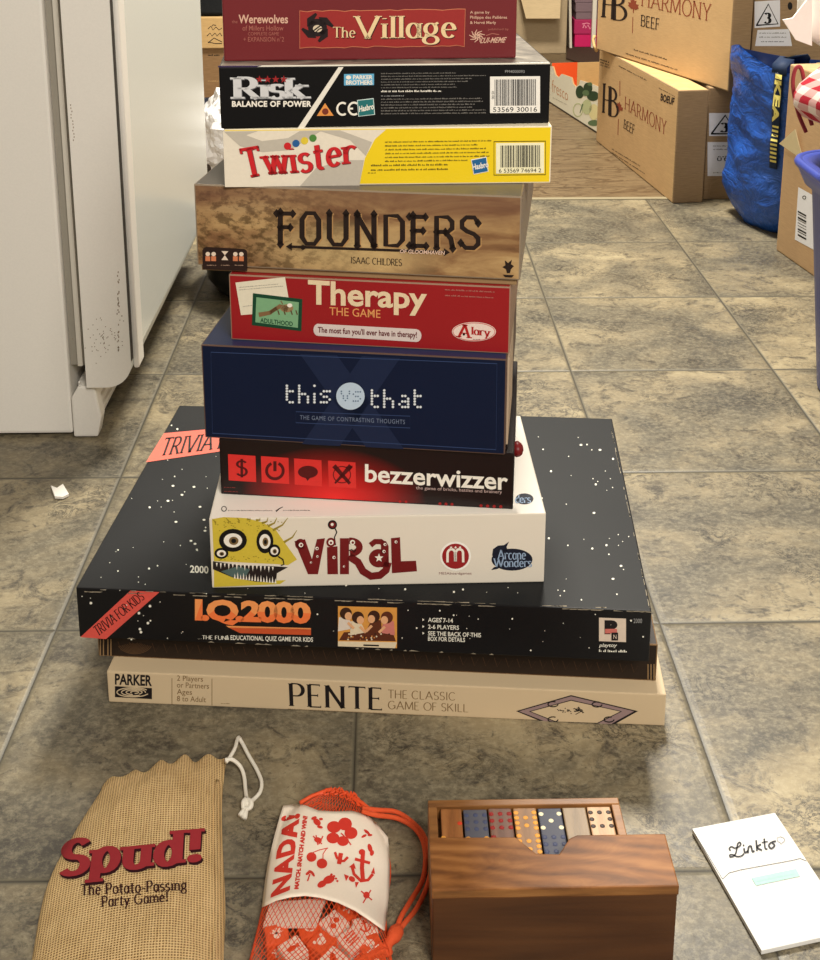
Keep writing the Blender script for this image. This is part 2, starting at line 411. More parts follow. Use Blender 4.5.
class Decal:
    def __init__(s, face): s.face = face; s.mb = MB()
    def _a(s, p, ly): return s.face.at(p[0], p[1], EPS * (ly + 1))
    def geo(s, pts, faces, m, ly=0): s.mb.add([s._a(p, ly) for p in pts], faces, m)
    def poly(s, pts, m, ly=0):
        if len(pts) <= 4: s.geo(pts, [tuple(range(len(pts)))], m, ly)
        else:
            tr = tessellate_polygon([[Vector((x, y, 0)) for x, y in pts]]); s.geo(pts, [tuple(t) for t in tr], m, ly)
    def rect(s, x0, y0, x1, y1, m, ly=0, sl=0.0): s.poly([(x0, y0), (x1, y0 + sl), (x1, y1 + sl), (x0, y1)], m, ly)
    def disc(s, x, y, r, m, ly=0, ry=None, n=20):
        ry = ry or r; s.geo([(x + r * cos(2 * pi * k / n), y + ry * sin(2 * pi * k / n)) for k in range(n)], [tuple(range(n))], m, ly)
    def ring(s, x, y, r, w, m, ly=0, n=28, a0=0, a1=360, ry=None):
        ry = ry or r; s.stroke(arc(x, y, r, ry, a0, a1, n), w, m, ly)
    def stroke(s, pts, w, m, ly=0):
        ww = w if callable(w) else (lambda dx, dy: w)
        v, f = ribbon2(pts, ww); s.geo(v, f, m, ly)
    def taper(s, pts, w0, w1, m, ly=0):
        n = len(pts); L = []; R = []
        for i, (x, y) in enumerate(pts):
            a = pts[max(i - 1, 0)]; b = pts[min(i + 1, n - 1)]; dx, dy = b[0] - a[0], b[1] - a[1]; d = hypot(dx, dy) or 1
            w = (w0 + (w1 - w0) * i / (n - 1)) / 2; L.append((x - dy / d * w, y + dx / d * w)); R.append((x + dy / d * w, y - dx / d * w))
        s.geo(L + R, [(i, i + 1, n + i + 1, n + i) for i in range(n - 1)], m, ly)
    def text(s, g, quad, m, ly=0, warp=None):
        """quad = pixel corners TL, TR, BR, BL of the ink"""
        vs, fs, _ = g; (a, b, c, d) = quad; out = []
        for u, v in vs:
            if warp: u, v = warp(u, v)
            t = 1 - v
            out.append(tuple((a[k] * (1 - u) + b[k] * u) * (1 - t) + (d[k] * (1 - u) + c[k] * u) * t for k in (0, 1)))
        s.geo(out, fs, m, ly)
    def line(s, g, x0, y0, x1, y1, m, ly=0, sl=0.0): s.text(g, ((x0, y0), (x1, y0 + sl), (x1, y1 + sl), (x0, y1)), m, ly)
    def greek(s, x0, y0, x1, y1, n, m, ly=0, th=None, sl=0.0, rag=0.25):
        """lines of print too small to read"""
        dy = (y1 - y0) / n; th = th or dy * 0.5; rs_ = random.Random(int(x0 * 7 + y0))
        for i in range(n):
            y = y0 + dy * (i + .5); x = x0; xe = x1 - random.random() * rag * (x1 - x0)
            lw = th * .42
            while x < xe:
                for _ in range(rs_.choice((2, 3, 4, 5, 6, 8))):
                    if x >= xe: break
                    hh = th * rs_.choice((.55, .75, .75, 1.0)); k0 = sl * (x - x0) / (x1 - x0); w = lw * rs_.uniform(.7, 1.5)
                    s.poly([(x, y + th / 2 - hh + k0), (x + w, y + th / 2 - hh + k0), (x + w, y + th / 2 + k0), (x, y + th / 2 + k0)], m, ly); x += w + lw * .55
                x += lw * 1.3
    def barcode(s, x0, y0, x1, y1, wh, bk, ly=0, sl=0.0, digits=None, vert=False):
        s.rect(x0, y0, x1, y1, wh, ly, sl); W = x1 - x0; x = x0 + W * .09
        rs = random.Random(3)
        while x < x1 - W * .08:
            w = rs.choice((.35, .35, .7, 1.05)) * W / 50; k = sl * (x - x0) / W
            s.poly([(x, y0 + (y1 - y0) * .08 + k), (x + w, y0 + (y1 - y0) * .08 + k), (x + w, y1 - (y1 - y0) * .2 + k), (x, y1 - (y1 - y0) * .2 + k)], bk, ly + 1)
            x += w + rs.choice((.4, .4, .8)) * W / 50
        if digits: s.line(tgeo(digits), x0 + W * .06, y1 - (y1 - y0) * .16, x1 - W * .06, y1 - (y1 - y0) * .03, bk, ly + 1, sl)
    def build(s, name, parent):
        """link the print; blocks of print that stand well apart become parts of their own"""
        mb = s.mb; el = s.mb.el; par = list(range(len(el)))
        def root(i):
            while par[i] != i: par[i] = par[par[i]]; i = par[i]
            return i
        bb = []
        for v0, v1, f0, f1 in el:
            q = mb.v[v0:v1]; lo = [min(p[k] for p in q) for k in range(3)]; hi = [max(p[k] for p in q) for k in range(3)]; bb.append((lo, hi, max(h - l for l, h in zip(lo, hi))))
        for i in range(len(el)):
            for j in range(i):
                if root(i) == root(j): continue
                g = sqrt(sum(max(0, bb[i][0][k] - bb[j][1][k], bb[j][0][k] - bb[i][1][k]) ** 2 for k in range(3)))
                if g <= .018: par[root(i)] = root(j)
        groups = {}
        for i in range(len(el)): groups.setdefault(root(i), []).append(i)
        if len(groups) == 1: return mb.build(name, parent)
        for g in groups.values():
            nb = MB()
            for i in g:
                v0, v1, f0, f1 = el[i]
                for f in range(f0, f1): pass
                b0 = len(nb.v); nb.v += mb.v[v0:v1]
                for f in range(f0, f1): nb.f.append([k - v0 + b0 for k in mb.f[f]]); nb.fm.append(nb.mi(mb.mats[mb.fm[f]])); nb.sm.append(mb.sm[f])
            o = nb.build(name, parent)
        return o
    def merge_into(s, o):
        """print that is surface pattern goes into the mesh of the part itself"""
        me = o.data; iv = inv_of(o); bm = bmesh.new(); bm.from_mesh(me); base = len(me.materials)
        for m in s.mb.mats: me.materials.append(m)
        vs = [bm.verts.new(iv @ p) for p in s.mb.v]
        for f, i in zip(s.mb.f, s.mb.fm): q = bm.faces.new([vs[k] for k in f]); q.material_index = base + i
        bm.to_mesh(me); bm.free()

# common inks
WH = ink((238, 232, 220)); CREAM = ink((232, 205, 158)); BK = ink((14, 13, 13)); GREY = ink((150, 150, 150)); RED = ink((196, 30, 34))
DKRED = ink((96, 18, 22)); DIM = ink((120, 116, 110))

# ------------------------------------------------------------------ floor
def floor_mat():
    t = NT('slate_tile_vinyl')
    tc = t.n('ShaderNodeTexCoord'); sp = t.n('ShaderNodeSeparateXYZ'); t.l(tc.outputs['Object'], sp.inputs[0])
    fx = t.math('DIVIDE', t.math('SUBTRACT', sp.outputs[0], -0.0308), 0.3070)
    fy = t.math('DIVIDE', t.math('SUBTRACT', sp.outputs[1], 0.7705), 0.3078)
    ix = t.math('FLOOR', fx); iy = t.math('FLOOR', fy)
    ex = t.math('MULTIPLY', t.math('ABSOLUTE', t.math('SUBTRACT', t.math('FRACT', t.math('ADD', fx, .5)), .5)), .3070)
    ey = t.math('MULTIPLY', t.math('ABSOLUTE', t.math('SUBTRACT', t.math('FRACT', t.math('ADD', fy, .5)), .5)), .3078)
    e = t.math('MINIMUM', ex, ey)
    cid = t.n('ShaderNodeCombineXYZ'); t.l(ix, cid.inputs[0]); t.l(iy, cid.inputs[1])
    wn = t.n('ShaderNodeTexWhiteNoise', noise_dimensions='2D'); t.l(cid.outputs[0], wn.inputs['Vector'])
    off = t.n('ShaderNodeVectorMath', operation='SCALE'); t.l(wn.outputs['Color'], off.inputs[0]); off.inputs['Scale'].default_value = 9
    ad = t.n('ShaderNodeVectorMath', operation='ADD'); t.l(tc.outputs['Object'], ad.inputs[0]); t.l(off.outputs[0], ad.inputs[1])
    mp = t.n('ShaderNodeMapping', ins={'Scale': (1.0, 1.2, 1)}); t.l(ad.outputs[0], mp.inputs['Vector']); v = mp.outputs[0]
    big = t.noise(v, 5.5, 6, 0.62, 0.5); med = t.noise(v, 24, 9, 0.74, 1.0); fine = t.noise(v, 150, 6, 0.75)
    c = t.ramp(big, [(0.34, (66, 62, 54)), (0.46, (100, 93, 77)), (0.58, (133, 121, 96)), (0.74, (168, 155, 124))])
    c = t.mix(t.ramp(med, [(0.37, (255, 255, 255)), (0.49, (0, 0, 0))]), c, lin((70, 64, 55)))
    ve = t.noise(v, 30, 7, 0.72, 2.2)
    band = t.math('ABSOLUTE', t.math('SUBTRACT', ve, 0.5))
    where = t.ramp(t.noise(v, 7, 3), [(0.50, (0, 0, 0)), (0.60, (255, 255, 255))])
    spk = t.ramp(t.noise(v, 62, 6, .75, .8), [(0.36, (255, 255, 255)), (0.43, (0, 0, 0))]); c = t.mix(t.math('MULTIPLY', spk, .75), c, lin((58, 52, 44)))
    vein = t.math('MULTIPLY', t.ramp(band, [(0.0, (255, 255, 255)), (0.05, (0, 0, 0))]), where)
    c = t.mix(vein, c, lin((42, 38, 33)))
    c = t.mix(t.math('MULTIPLY', t.ramp(fine, [(.45, (0, 0, 0)), (.7, (255, 255, 255))]), .38), c, lin((186, 176, 148)))
    tone = t.mix(wn.outputs['Value'], (.84, .84, .84, 1), (1.1, 1.08, 1.04, 1))
    c = t.mix(1.0, c, tone, 'MULTIPLY')
    g = t.ramp(e, [(0.0024, (255, 255, 255)), (0.0032, (0, 0, 0))])
    c = t.mix(g, c, lin((150, 142, 118)))
    c = t.mix(t.ramp(e, [(0.0009, (255, 255, 255)), (0.0016, (0, 0, 0))]), c, lin((48, 44, 36)))
    t.col(c)
    t.rough(t.math('ADD', .30, t.math('MULTIPLY', med, .3)), 0.5)
    hgt = t.math('ADD', t.math('MULTIPLY', t.ramp(e, [(0.0005, (0, 0, 0)), (0.005, (255, 255, 255))]), 1.0), t.math('MULTIPLY', med, .35))
    t.bump(hgt, 0.5, 0.0022)
    return t.m
def wood_floor_mat():
    t = NT('oak_floor')
    v = t.coord(scale=(1, 1, 1))
    br = t.n('ShaderNodeTexBrick', offset=0.37, ins={'Vector': t.coord(rot=(0, 0, radians(0))), 'Scale': 1.0, 'Mortar Size': 0.0015, 'Brick Width': 1.1, 'Row Height': 0.16, 'Color1': (0, 0, 0, 1), 'Color2': (1, 1, 1, 1), 'Mortar': (.5, .5, .5, 1)})
    sh = t.n('ShaderNodeVectorMath', operation='SCALE'); t.l(br.outputs['Color'], sh.inputs[0]); sh.inputs['Scale'].default_value = 5
    ad = t.n('ShaderNodeVectorMath', operation='ADD'); t.l(v, ad.inputs[0]); t.l(sh.outputs[0], ad.inputs[1])
    mp = t.n('ShaderNodeMapping', ins={'Scale': (3.5, 14, 1)}); t.l(ad.outputs[0], mp.inputs[0])
    n = t.noise(mp.outputs[0], 1.2, 5, .55, .8)
    rings = t.math('FRACT', t.math('MULTIPLY', n, 9.0))
    c = t.ramp(rings, [(0.0, (80, 62, 42)), (0.3, (106, 88, 64)), (0.85, (116, 98, 72)), (1.0, (76, 58, 40))])
    c = t.mix(br.outputs['Fac'], c, lin((48, 36, 26)))
    t.col(c); t.rough(.4, .4); t.bump(n, .1, .001); return t.m
fl = MB(); fl.add([(-2.6, -1.6, 0), (2.6, -1.6, 0), (2.6, 2.624, 0), (-2.6, 2.624, 0)], [(0, 1, 2, 3)], floor_mat())
fl.v = [Vector(p) for p in fl.v]
o = bpy.data.objects.new('floor', bpy.data.meshes.new('floor')); o.data.from_pydata([tuple(p) for p in fl.v], [], fl.f); o.data.materials.append(fl.mats[0]); COL.objects.link(o); o['kind'] = 'structure'
o = bpy.data.objects.new('floor', bpy.data.meshes.new('floor')); o.data.from_pydata([(-2.6, 2.624, 0), (2.6, 2.624, 0), (2.6, 7, 0), (-2.6, 7, 0)], [], [(0, 1, 2, 3)]); o.data.materials.append(wood_floor_mat()); COL.objects.link(o); o['kind'] = 'structure'
m = MB(); m.box((-2.6, 2.616, 0.0), (2.6, 2.632, 0.0018), plain('threshold_metal', (142, 132, 106), .5)); o = m.build('trim_1', bevel=.0008); o['kind'] = 'structure'
# walls of the room, outside the frame
wm = plain('wall_paint', (214, 204, 186), .8, .2, .05, 90)
for nm, a, b in (('wall_back', (-2.6, 7, 0), (2.6, 7.1, 2.6)), ('wall_left', (-2.7, -1.6, 0), (-2.6, 7, 2.6)), ('wall_right', (2.6, -1.6, 0), (2.7, 7, 2.6))):
    m = MB(); m.box(a, b, wm); o = m.build(nm); o['kind'] = 'structure'

# ------------------------------------------------------------------ the tower of game boxes
class GameBox:
    def __init__(s, label, bl, br, h0, hgt, depth, front, top, side, bevel=0.0012, name='board_game_box', lid_from=0.0, yaw=None, tray=None):
        A = P(bl[0], bl[1], h0); B = P(br[0], br[1], h0)
        if yaw is not None:                     # keep the left corner and width, set the turn
            w = (B - A).length; B = A + Vector((cos(radians(yaw)), sin(radians(yaw)), 0)) * w
        U = (B - A); W = U.length; U.normalize(); V = Vector((-U.y, U.x, 0))
        s.A, s.B, s.U, s.V, s.W, s.D, s.h0, s.h = A, B, U, V, W, depth, h0, hgt
        c = (A + B) / 2 + V * (depth / 2)
        s.root = thing(name, label, 'board game', (c.x, c.y, h0), atan2(U.y, U.x), 'game boxes stacked in a tower')
        s.front = Face(A, U, (0, 0, 1)); s.top = Face(A + Vector((0, 0, hgt)), U, V)
        s.right = Face(B, V, (0, 0, 1))
        up = Vector((0, 0, 1))
        m = MB(); m.frame(A + up * lid_from, U * W, V * depth, up * (hgt - lid_from), side, {1: top, 2: front})
        s.lid = m.build('lid', s.root, bevel)
        if lid_from > 0:
            i = 0.003; m = MB(); m.frame(A + U * i + V * i, U * (W - 2 * i), V * (depth - 2 * i), up * (lid_from + .002), tray or side)
            s.tray = m.build('tray', s.root, 0.0008)
    def decal(s, f='front'): return Decal(getattr(s, f))

def star5(d, x, y, r, m, ly=0):
    pts = [(x + (r if k % 2 == 0 else r * .42) * sin(k * pi / 5), y - (r if k % 2 == 0 else r * .42) * cos(k * pi / 5)) for k in range(10)]
    d.poly(pts, m, ly)

# --- bottom: cream strategy game
cream_b = board((206, 184, 150), .5, .3, .05)
b = GameBox('wide low cream game box with black capital title, lowest of the tower', (108.7, 702), (664.5, 726), 0, .0328, .34, cream_b, cream_b, cream_b)
d = b.decal(); gold = ink((122, 96, 62)); dkb = ink((26, 20, 22)); mauve = ink((150, 126, 124))
d.text(sgeo('PENTE', .15, .055, .03, .03, .1), ((288, 682.5), (382, 687.5), (382, 710.5), (289, 706.5)), dkb); d.build('title_lettering', b.root)
d = b.decal()
d.text(sgeo('THE CLASSIC', .1, .06, 0, 0, .06), ((388, 689.5), (455, 692.2), (455, 700.5), (388, 698.2)), gold)
d.text(sgeo('GAME OF SKILL', .1, .06, 0, 0, .06), ((388, 700.5), (468, 704), (468, 712.2), (388, 709)), gold)
d.build('subtitle', b.root)
d = b.decal(); d.line(tgeo('PARKER', .03), 115, 673.5, 152, 684.5, dkb, 0, 1.6)
d.poly([(115, 686), (152, 688), (152, 699), (115, 697)], dkb)
for k in range(4):
    d.stroke(arc(133 + k * .6, 692, 16 - 4 * k, 4.6 - 1.15 * k, 20 + 40 * k, 330 + 40 * k, 26), 1.0, cream_b, 1)
d.build('maker_logo', b.root)
d = b.decal()
for i, sx in enumerate(('2 Players', 'or Partners', 'Ages', '8 to Adult')):
    w = (26, 32, 15, 29)[i]; y = 675.2 + i * 6.8
    d.line(tgeo(sx), 177, y, 177 + w, y + (7.0 if sx in ('2 Players', 'Ages') else 5.4), gold, 0, w * .04)
for x in (172, 212): d.stroke([(x, 676 + x * .012), (x, 702 + x * .015)], .6, gold)
d.greek(221, 702, 230, 704.5, 1, gold, 0, .9, .3, 0)
d.greek(288, 707.2, 440, 710.2, 1, gold, 0, .7, 7.5, 0)
d.build('fine_print', b.root)
d = b.decal()
dia = [(516, 710.5), (571, 695), (637, 710.5), (622, 724), (533, 723)]
d.poly([(516, 711), (571, 695), (638, 711), (613, 725), (545, 722.8)], dkb, 0)
d.poly([(519, 711), (571, 696), (634, 711), (610, 724.3), (548, 722.3)], mauve, 1)
d.poly([(529, 711), (571, 699.5), (622, 711), (598, 723), (555, 721.5)], dkb, 2)
d.poly([(531, 711), (571, 700.2), (620, 711), (597, 722.3), (556, 720.9)], cream_b, 3)
for x, y in ((553, 703.5), (597, 703.8), (553, 718.8), (609, 718.8)): d.ring(x, y, 5, 1.1, dkb, 4, 14, 0, 300, 2.6)
rs = random.Random(4)
for k in range(26): d.disc(567 + rs.gauss(0, 8), 710 + rs.gauss(0, 1.2), .7, dkb, 4, .5, 6)
for k in range(7): d.stroke([(577 + rs.gauss(0, 3), 706 + rs.random() * 5), (580 + rs.gauss(0, 3), 709 + rs.random() * 5)], .7, dkb, 4)
d.build('board_emblem', b.root)

# --- second: dark brown box, mostly hidden
brn = board((36, 24, 17), .5, .3, .3, 40); brn2 = board((120, 92, 62), .6, .2)
b = GameBox('flat dark brown game box squeezed between the cream box and the star-speckled box', (98.7, 656), (656, 681), .0330, .0378, .34, brn, brn, brn2)
d = b.decal(); tanl = ink((150, 120, 84)); tan2 = ink((84, 60, 40))
for x in (100.5, 103.5, 108, 111): d.stroke([(x, 639), (x, 655.6)], 1.1, tanl)
for x in (648, 651, 654): d.stroke([(x, 664), (x, 679.5)], 1.0, tanl)
for k in range(9): d.ring(135, 642, 3 + 1.8 * k, .8, tan2, 0, 16, 20, 160, 2 + 1.2 * k)
for k in range(46): x = 118 + 11.4 * k; d.taper([(x, 641 + (x - 108) * .043), (x + 3, 650 + (x - 108) * .043), (x + 7, 643 + (x - 108) * .043)], 1.0, .3, ink((70, 47, 31)))
d.build('ornament_print', b.root)

# --- third: big black star box
blk = board((15, 15, 18), .42, .3, .25, 30); blk_top = board((18, 20, 23), .55, .22, .22, 22); worn = ink((150, 140, 122), .8)
b = GameBox('wide black star-speckled game box with coral corner ribbons under the white box', (79.5, 637), (649, 662), .0710, .0510, .369, blk, blk_top, blk, .0012)
IQ = b
coral = ink((216, 84, 74)); coral_top = ink((240, 116, 98)); starw = ink((230, 228, 215))  # top ribbon is the same coral brightened, light put into the ink
d = b.decal(); rs = random.Random(12)
for k in range(70):
    x = rs.uniform(80, 645); y = 594 + (x - 80) * .037 + rs.uniform(1, 44)
    if 190 < x < 315 or 337 < x < 399 or 596 < x < 640: continue
    d.disc(x, y, rs.choice((.4, .5, .6, .9)), starw, 0, None, 8)
for x, y in ((91, 603), (112, 616), (139, 613), (148, 623), (141, 632), (140, 629), (150, 606)): d.disc(x, y, 1.4, starw, 0, None, 8)
d.merge_into(b.lid)
dt = b.decal('top'); rs = random.Random(5)
for k in range(230):
    x, y = rs.uniform(100, 640), rs.uniform(425, 600)
    lx = 75 + (588 - y) * .54; rx = 648 - (606 - y) * .2
    if lx + 5 < x < rx - 4 and y < 590 + (x - 75) * .035 and y > 410 + (x - 173) * .027 + 3: dt.disc(x, y, rs.choice((.4, .45, .5, .6, .8, 1.1)), starw, 0, None, 8)
for x, y in ((173, 486), (182, 495), (168, 501), (194, 487), (200, 507), (191, 541), (195, 544), (205, 531), (204, 520), (176, 522), (594, 513), (621, 566), (613, 579), (581, 445), (600, 450)): dt.disc(x, y, 1.5, starw, 0, 1.0, 8)
dt.merge_into(b.lid)
dt = b.decal('top')
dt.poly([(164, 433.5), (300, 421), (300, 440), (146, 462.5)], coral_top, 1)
dt.text(sgeo('TRIVIA FOR KIDS', .16, .08, .05, .05, .06), ((166, 438), (290, 425), (288, 441), (159, 457)), BK, 2)
dt.build('ribbon', b.root)
dt = b.decal('top'); dt.line(tgeo('2000', .02), 190, 565.5, 208.5, 573, starw, 1, 1); dt.build('year_lettering', b.root)
d = b.decal(); d.poly([(130.5, 590.5), (159.5, 592), (106, 639), (80.5, 637)], coral)
d.text(sgeo('TRIVIA FOR KIDS', .15, .07, .05, .05, .05), ((93, 627), (139, 591), (145.5, 598.5), (98.5, 636.5)), BK, 1)
d.build('ribbon', b.root)
d = b.decal(); o1 = ink((238, 152, 88)); o2 = ink((196, 82, 44)); o3 = ink((236, 120, 64))
gI = tgeo('I.Q.2000', .05, 0, .86)
q = ((195, 598.5), (311, 602), (311, 627.5), (195, 624))
vs, fs, asp = gI
up_f = [f for f in fs if sum(vs[k][1] for k in f) / len(f) > .5]; lo_f = [f for f in fs if f not in up_f]
d.text((vs, up_f, 1), q, o1, 1); d.text((vs, lo_f, 1), q, o3, 1)
d.poly([(228, 627), (311, 629), (311, 635), (240, 633)], o2, 0)
d.poly([(226, 625.6), (311, 628), (311, 629.6), (229, 627.6)], o1, 0)
d.build('title_lettering', b.root)
d = b.decal(); d.line(sgeo('...THE FUN ', .14, .08, 0, 0, .04), 198, 635, 226, 639, starw, 0, .8)
d.line(tgeo('& EDUCATIONAL QUIZ GAME FOR KIDS', .015), 226, 635, 313, 640.5, starw, 0, 2.2)
for i, sx in enumerate(('AGES 7-14', '2-6 PLAYERS', 'SEE THE BACK OF THIS', 'BOX FOR DETAILS')):
    w = (25, 31, 53, 37)[i]; y = (617.5, 624.3, 631, 636.3)[i]; d.line(tgeo(sx, .015), 428, y, 428 + w, y + 4.4, starw, 0, w * .035)
    if i < 3: d.poly([(422.5, y + .8), (424.5, y + 2.1), (422.5, y + 3.4)], starw)
d.build('feature_lettering', b.root)
d = b.decal(); ph = [ink((214, 150, 70)), ink((196, 128, 66)), ink((90, 44, 26)), ink((222, 168, 124)), ink((220, 205, 175)), ink((58, 32, 20)), ink((200, 120, 110)), ink((216, 204, 190))]
d.poly([(338, 606), (397, 607.5), (397, 648), (338, 646)], ph[0])
d.poly([(344, 632), (392, 630), (396, 641), (339, 640)], ph[2], 1)
d.poly([(338, 641), (397, 642), (395, 648), (338, 646)], ph[4], 1)
d.poly([(363.5, 644), (379, 644.5), (379, 646), (363.5, 645.5)], BK, 2)
for x, y, hm, bm_ in ((346, 613, 5, 7), (358, 617, 5, 4), (374, 616, 5, 2), (387, 617, 2, 6)):
    sx = 1 if x < 368 else -1
    d.poly([(x - 7 * sx, y + 4), (x + 2 * sx, y + 3), (x + 8 * sx, y + 15), (x - 8 * sx, y + 18)], ph[bm_], 2)
    d.disc(x, y, 6, ph[hm], 3, 6); d.disc(x + 2.5 * sx, y + 2.5, 3.6, ph[3], 4, 4)
    d.stroke([(x + 2 * sx, y + 9), (x + 8 * sx, y + 15)], 2.6, ph[3], 4)
for k in range(24): d.disc(random.uniform(346, 391), random.uniform(633, 640), .9, random.choice((ph[1], ph[4], ph[5])), 3, None, 6)
d.build('photo_panel', b.root)
d = b.decal(); d.rect(599, 617.5, 626, 641, ink((214, 196, 178)), 0, 1)
d.line(tgeo('P', .09), 604.5, 620, 617.5, 634, dkb, 1); d.rect(605, 628.5, 617, 633, ink((200, 110, 100)), 2); d.rect(611.5, 632, 618, 640, dkb, 3); d.line(tgeo('N'), 613.3, 634, 616.4, 638.2, ink((214, 196, 178)), 4)
d.line(tgeo('playtoy', .01, .2), 599, 643.3, 617, 648, starw); d.greek(599, 648, 627, 653, 1, starw, 0, 2.4, .6, 0); d.disc(631, 620.5, 1, starw); d.line(tgeo('2000'), 633.5, 618.5, 642, 623, GREY)
d.build('maker_logo', b.root)
# worn paper along the lid edges
d = b.decal(); rs = random.Random(9)
for k in range(60):
    u = rs.random(); x = 77 + u * 570; y = 591.2 + u * 20.5
    d.poly([(x, y - .4), (x + rs.uniform(3, 14), y - .1), (x + rs.uniform(3, 10), y + rs.uniform(.4, 1.0)), (x, y + .5)], worn)
    if k % 3 == 0:
        x = 120 + u * 520; y = 636.6 + (x - 80) * .0438; d.poly([(x, y), (x + rs.uniform(3, 11), y + .3), (x + 3, y - 1.1)], worn)
d.merge_into(b.lid)
dt = b.decal('top')
for k in range(34):
    u0 = rs.random() * .96; u1 = u0 + rs.uniform(.01, .04); w = rs.uniform(.5, 1.1)
    a = (650.2 - 40.6 * u0, 609.5 - 189.5 * u0); c = (650.2 - 40.6 * u1, 609.5 - 189.5 * u1)
    dt.poly([a, c, (c[0] - w * .6, c[1]), (a[0] - w, a[1])], worn)
    u0 = rs.random() * .97; u1 = u0 + rs.uniform(.006, .03); a = (77 + 573 * u0, 589.3 + 20.4 * u0); c = (77 + 573 * u1, 589.3 + 20.4 * u1); w = rs.uniform(.4, 1.2)
    dt.poly([a, c, (c[0], c[1] - w), (a[0], a[1] - w * .5)], worn)
dt.merge_into(b.lid)

# --- fourth: white monster box
vwh = board((226, 217, 202), .35, .4, .03); vtop = board((240, 233, 222), .35, .4, .03)  # top board lighter than the front, overhead light put into its colour
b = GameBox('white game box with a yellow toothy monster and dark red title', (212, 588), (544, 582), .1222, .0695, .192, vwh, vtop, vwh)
d = b.decal(); yl = ink((206, 184, 62)); yl2 = ink((150, 132, 40)); tl = ink((78, 100, 98)); vr = ink((112, 24, 26))
d.poly([(212, 519), (224, 517), (246, 518), (262, 522), (276, 530), (288, 547), (297, 559.5), (288, 565), (276, 564), (214, 561)], yl)
d.poly([(214, 569), (232, 577), (262, 581), (286, 580), (280, 584), (214, 587)], yl)
d.poly([(213, 561), (240, 565), (274, 566), (288, 567), (277, 573), (276, 582), (256, 581.5), (232, 577), (213, 569)], ink((34, 26, 26)), 1)
d.poly([(221, 571), (238, 566), (250, 569), (246, 576), (232, 576.5)], tl, 2)
for k in range(15):
    x = 216 + k * 4.0; y = 562.4 + (k * .28); d.poly([(x, y), (x + 1.8, y), (x + .9, y + 4 + 2 * (k % 2))], WH, 3)
    x = 234 + k * 2.9; y = 577 + k * .35; d.poly([(x, y + 1), (x + 1.8, y + 1), (x + .9, y - 4 - 2 * (k % 2))], WH, 3)
for (x, y, r, ry) in ((233, 540, 14, 11.5), (265, 541, 8.5, 12), (221.5, 553, 7, 5.5), (274.5, 550.5, 6, 6.5)):
    d.disc(x, y, r, BK, 2, ry); d.disc(x, y, r * .66, WH, 3, ry * .62); d.disc(x + r * .06, y + .3, r * .34, ink((120, 96, 60)), 4, ry * .36); d.disc(x + r * .06, y + .3, r * .18, BK, 5, ry * .2)
for (x0, y0, x1, y1) in ((262, 523, 268, 517.5), (268, 526, 277, 517.5), (273, 530, 288, 517.5), (284, 542, 297, 530), (215, 523, 212.5, 519), (247, 519, 250, 517.6), (228, 523, 226, 517.5), (238, 522, 237, 517.5), (256, 520, 260, 517.5)):
    d.taper([(x0, y0), ((x0 + x1) / 2 + 2, (y0 + y1) / 2 + 1), (x1, y1)], 2.4, .5, yl2, 1)
d.stroke([(278, 556), (283, 559), (284, 564), (281, 565)], 1.2, BK, 3)
rs = random.Random(2)
for k in range(70): d.disc(rs.uniform(214, 282), rs.choice((rs.uniform(521, 531), rs.uniform(556, 561))), .8, yl2, 1, .5, 6)
d.build('monster_print', b.root)
d = b.decal()
V_ = lambda pts, w: d.stroke(pts, w, vr, 1)
d.poly([(294.5, 541), (305, 539), (312, 559), (317, 539), (325, 538), (318, 574), (308, 574)], vr, 1); d.disc(300.5, 544, 5.4, vr, 1)
d.poly([(327, 547), (337.5, 546), (338, 574), (327.5, 574)], vr, 1); d.disc(331, 542, 4.6, vr, 2); d.disc(331, 542, 2.6, WH, 3); d.disc(331, 542.3, 1.2, vr, 4)
d.disc(332.5, 524.5, 4.6, BK, 1); d.disc(332.5, 524.5, 3.2, vr, 2); d.disc(332.2, 524, 1.5, WH, 3); d.stroke([(335, 528), (336.8, 532), (334.5, 537), (335.5, 545)], 1.2, BK, 1)
d.poly([(340, 538), (349, 538), (349, 574), (340, 574)], vr, 1); d.stroke(arc(350, 547, 9.5, 6.5, 90, -95, 14), 6.5, vr, 1); d.stroke([(349, 556), (358, 562), (363, 571), (371, 576), (380, 575), (386, 570), (388, 562)], 7.5, vr, 1)
d.disc(378.5, 558, 9.6, vr, 1, 9.2, 24); d.poly([(381, 540), (386, 541), (388.6, 546), (389, 567), (381, 567)], vr, 1); d.stroke([(370.5, 545), (375, 541.4), (381, 541.4), (385, 545)], 5.5, vr, 1)
d.poly([(391, 538), (400, 537), (401, 561), (416, 560.5), (417, 571), (392, 573)], vr, 1)
star5(d, 379, 557.5, 4.6, WH, 3)
for x, y, r in ((301, 544.5, 2.3), (317, 548, 1.7), (317.5, 556, 1.2), (334, 557, 1.6), (352.5, 542, 2.6), (385, 544, 1.5), (396, 541.5, 1.5), (384, 551, 1.6), (311, 562, 1), (344, 566, 1)): d.disc(x, y, r, WH, 3, None, 12); d.disc(x + .3, y, r * .5, vr, 4, None, 10)
d.stroke([(349, 550), (352, 549), (354, 552), (356, 549)], 1.0, BK, 3)
d.build('title_lettering', b.root)
d = b.decal(); mr = ink((150, 34, 36))
d.disc(455.5, 556, 15.5, ink((244, 240, 232)), 0, 14.6, 32); d.disc(455.5, 556, 13.4, mr, 1, 12.6, 32)
d.stroke([(447.5, 562), (447.5, 552.5)] + arc(451.4, 552.5, 3.6, 3.6, 180, 360, 10)[1:] + [(455.2, 561)], 2.4, WH, 2)
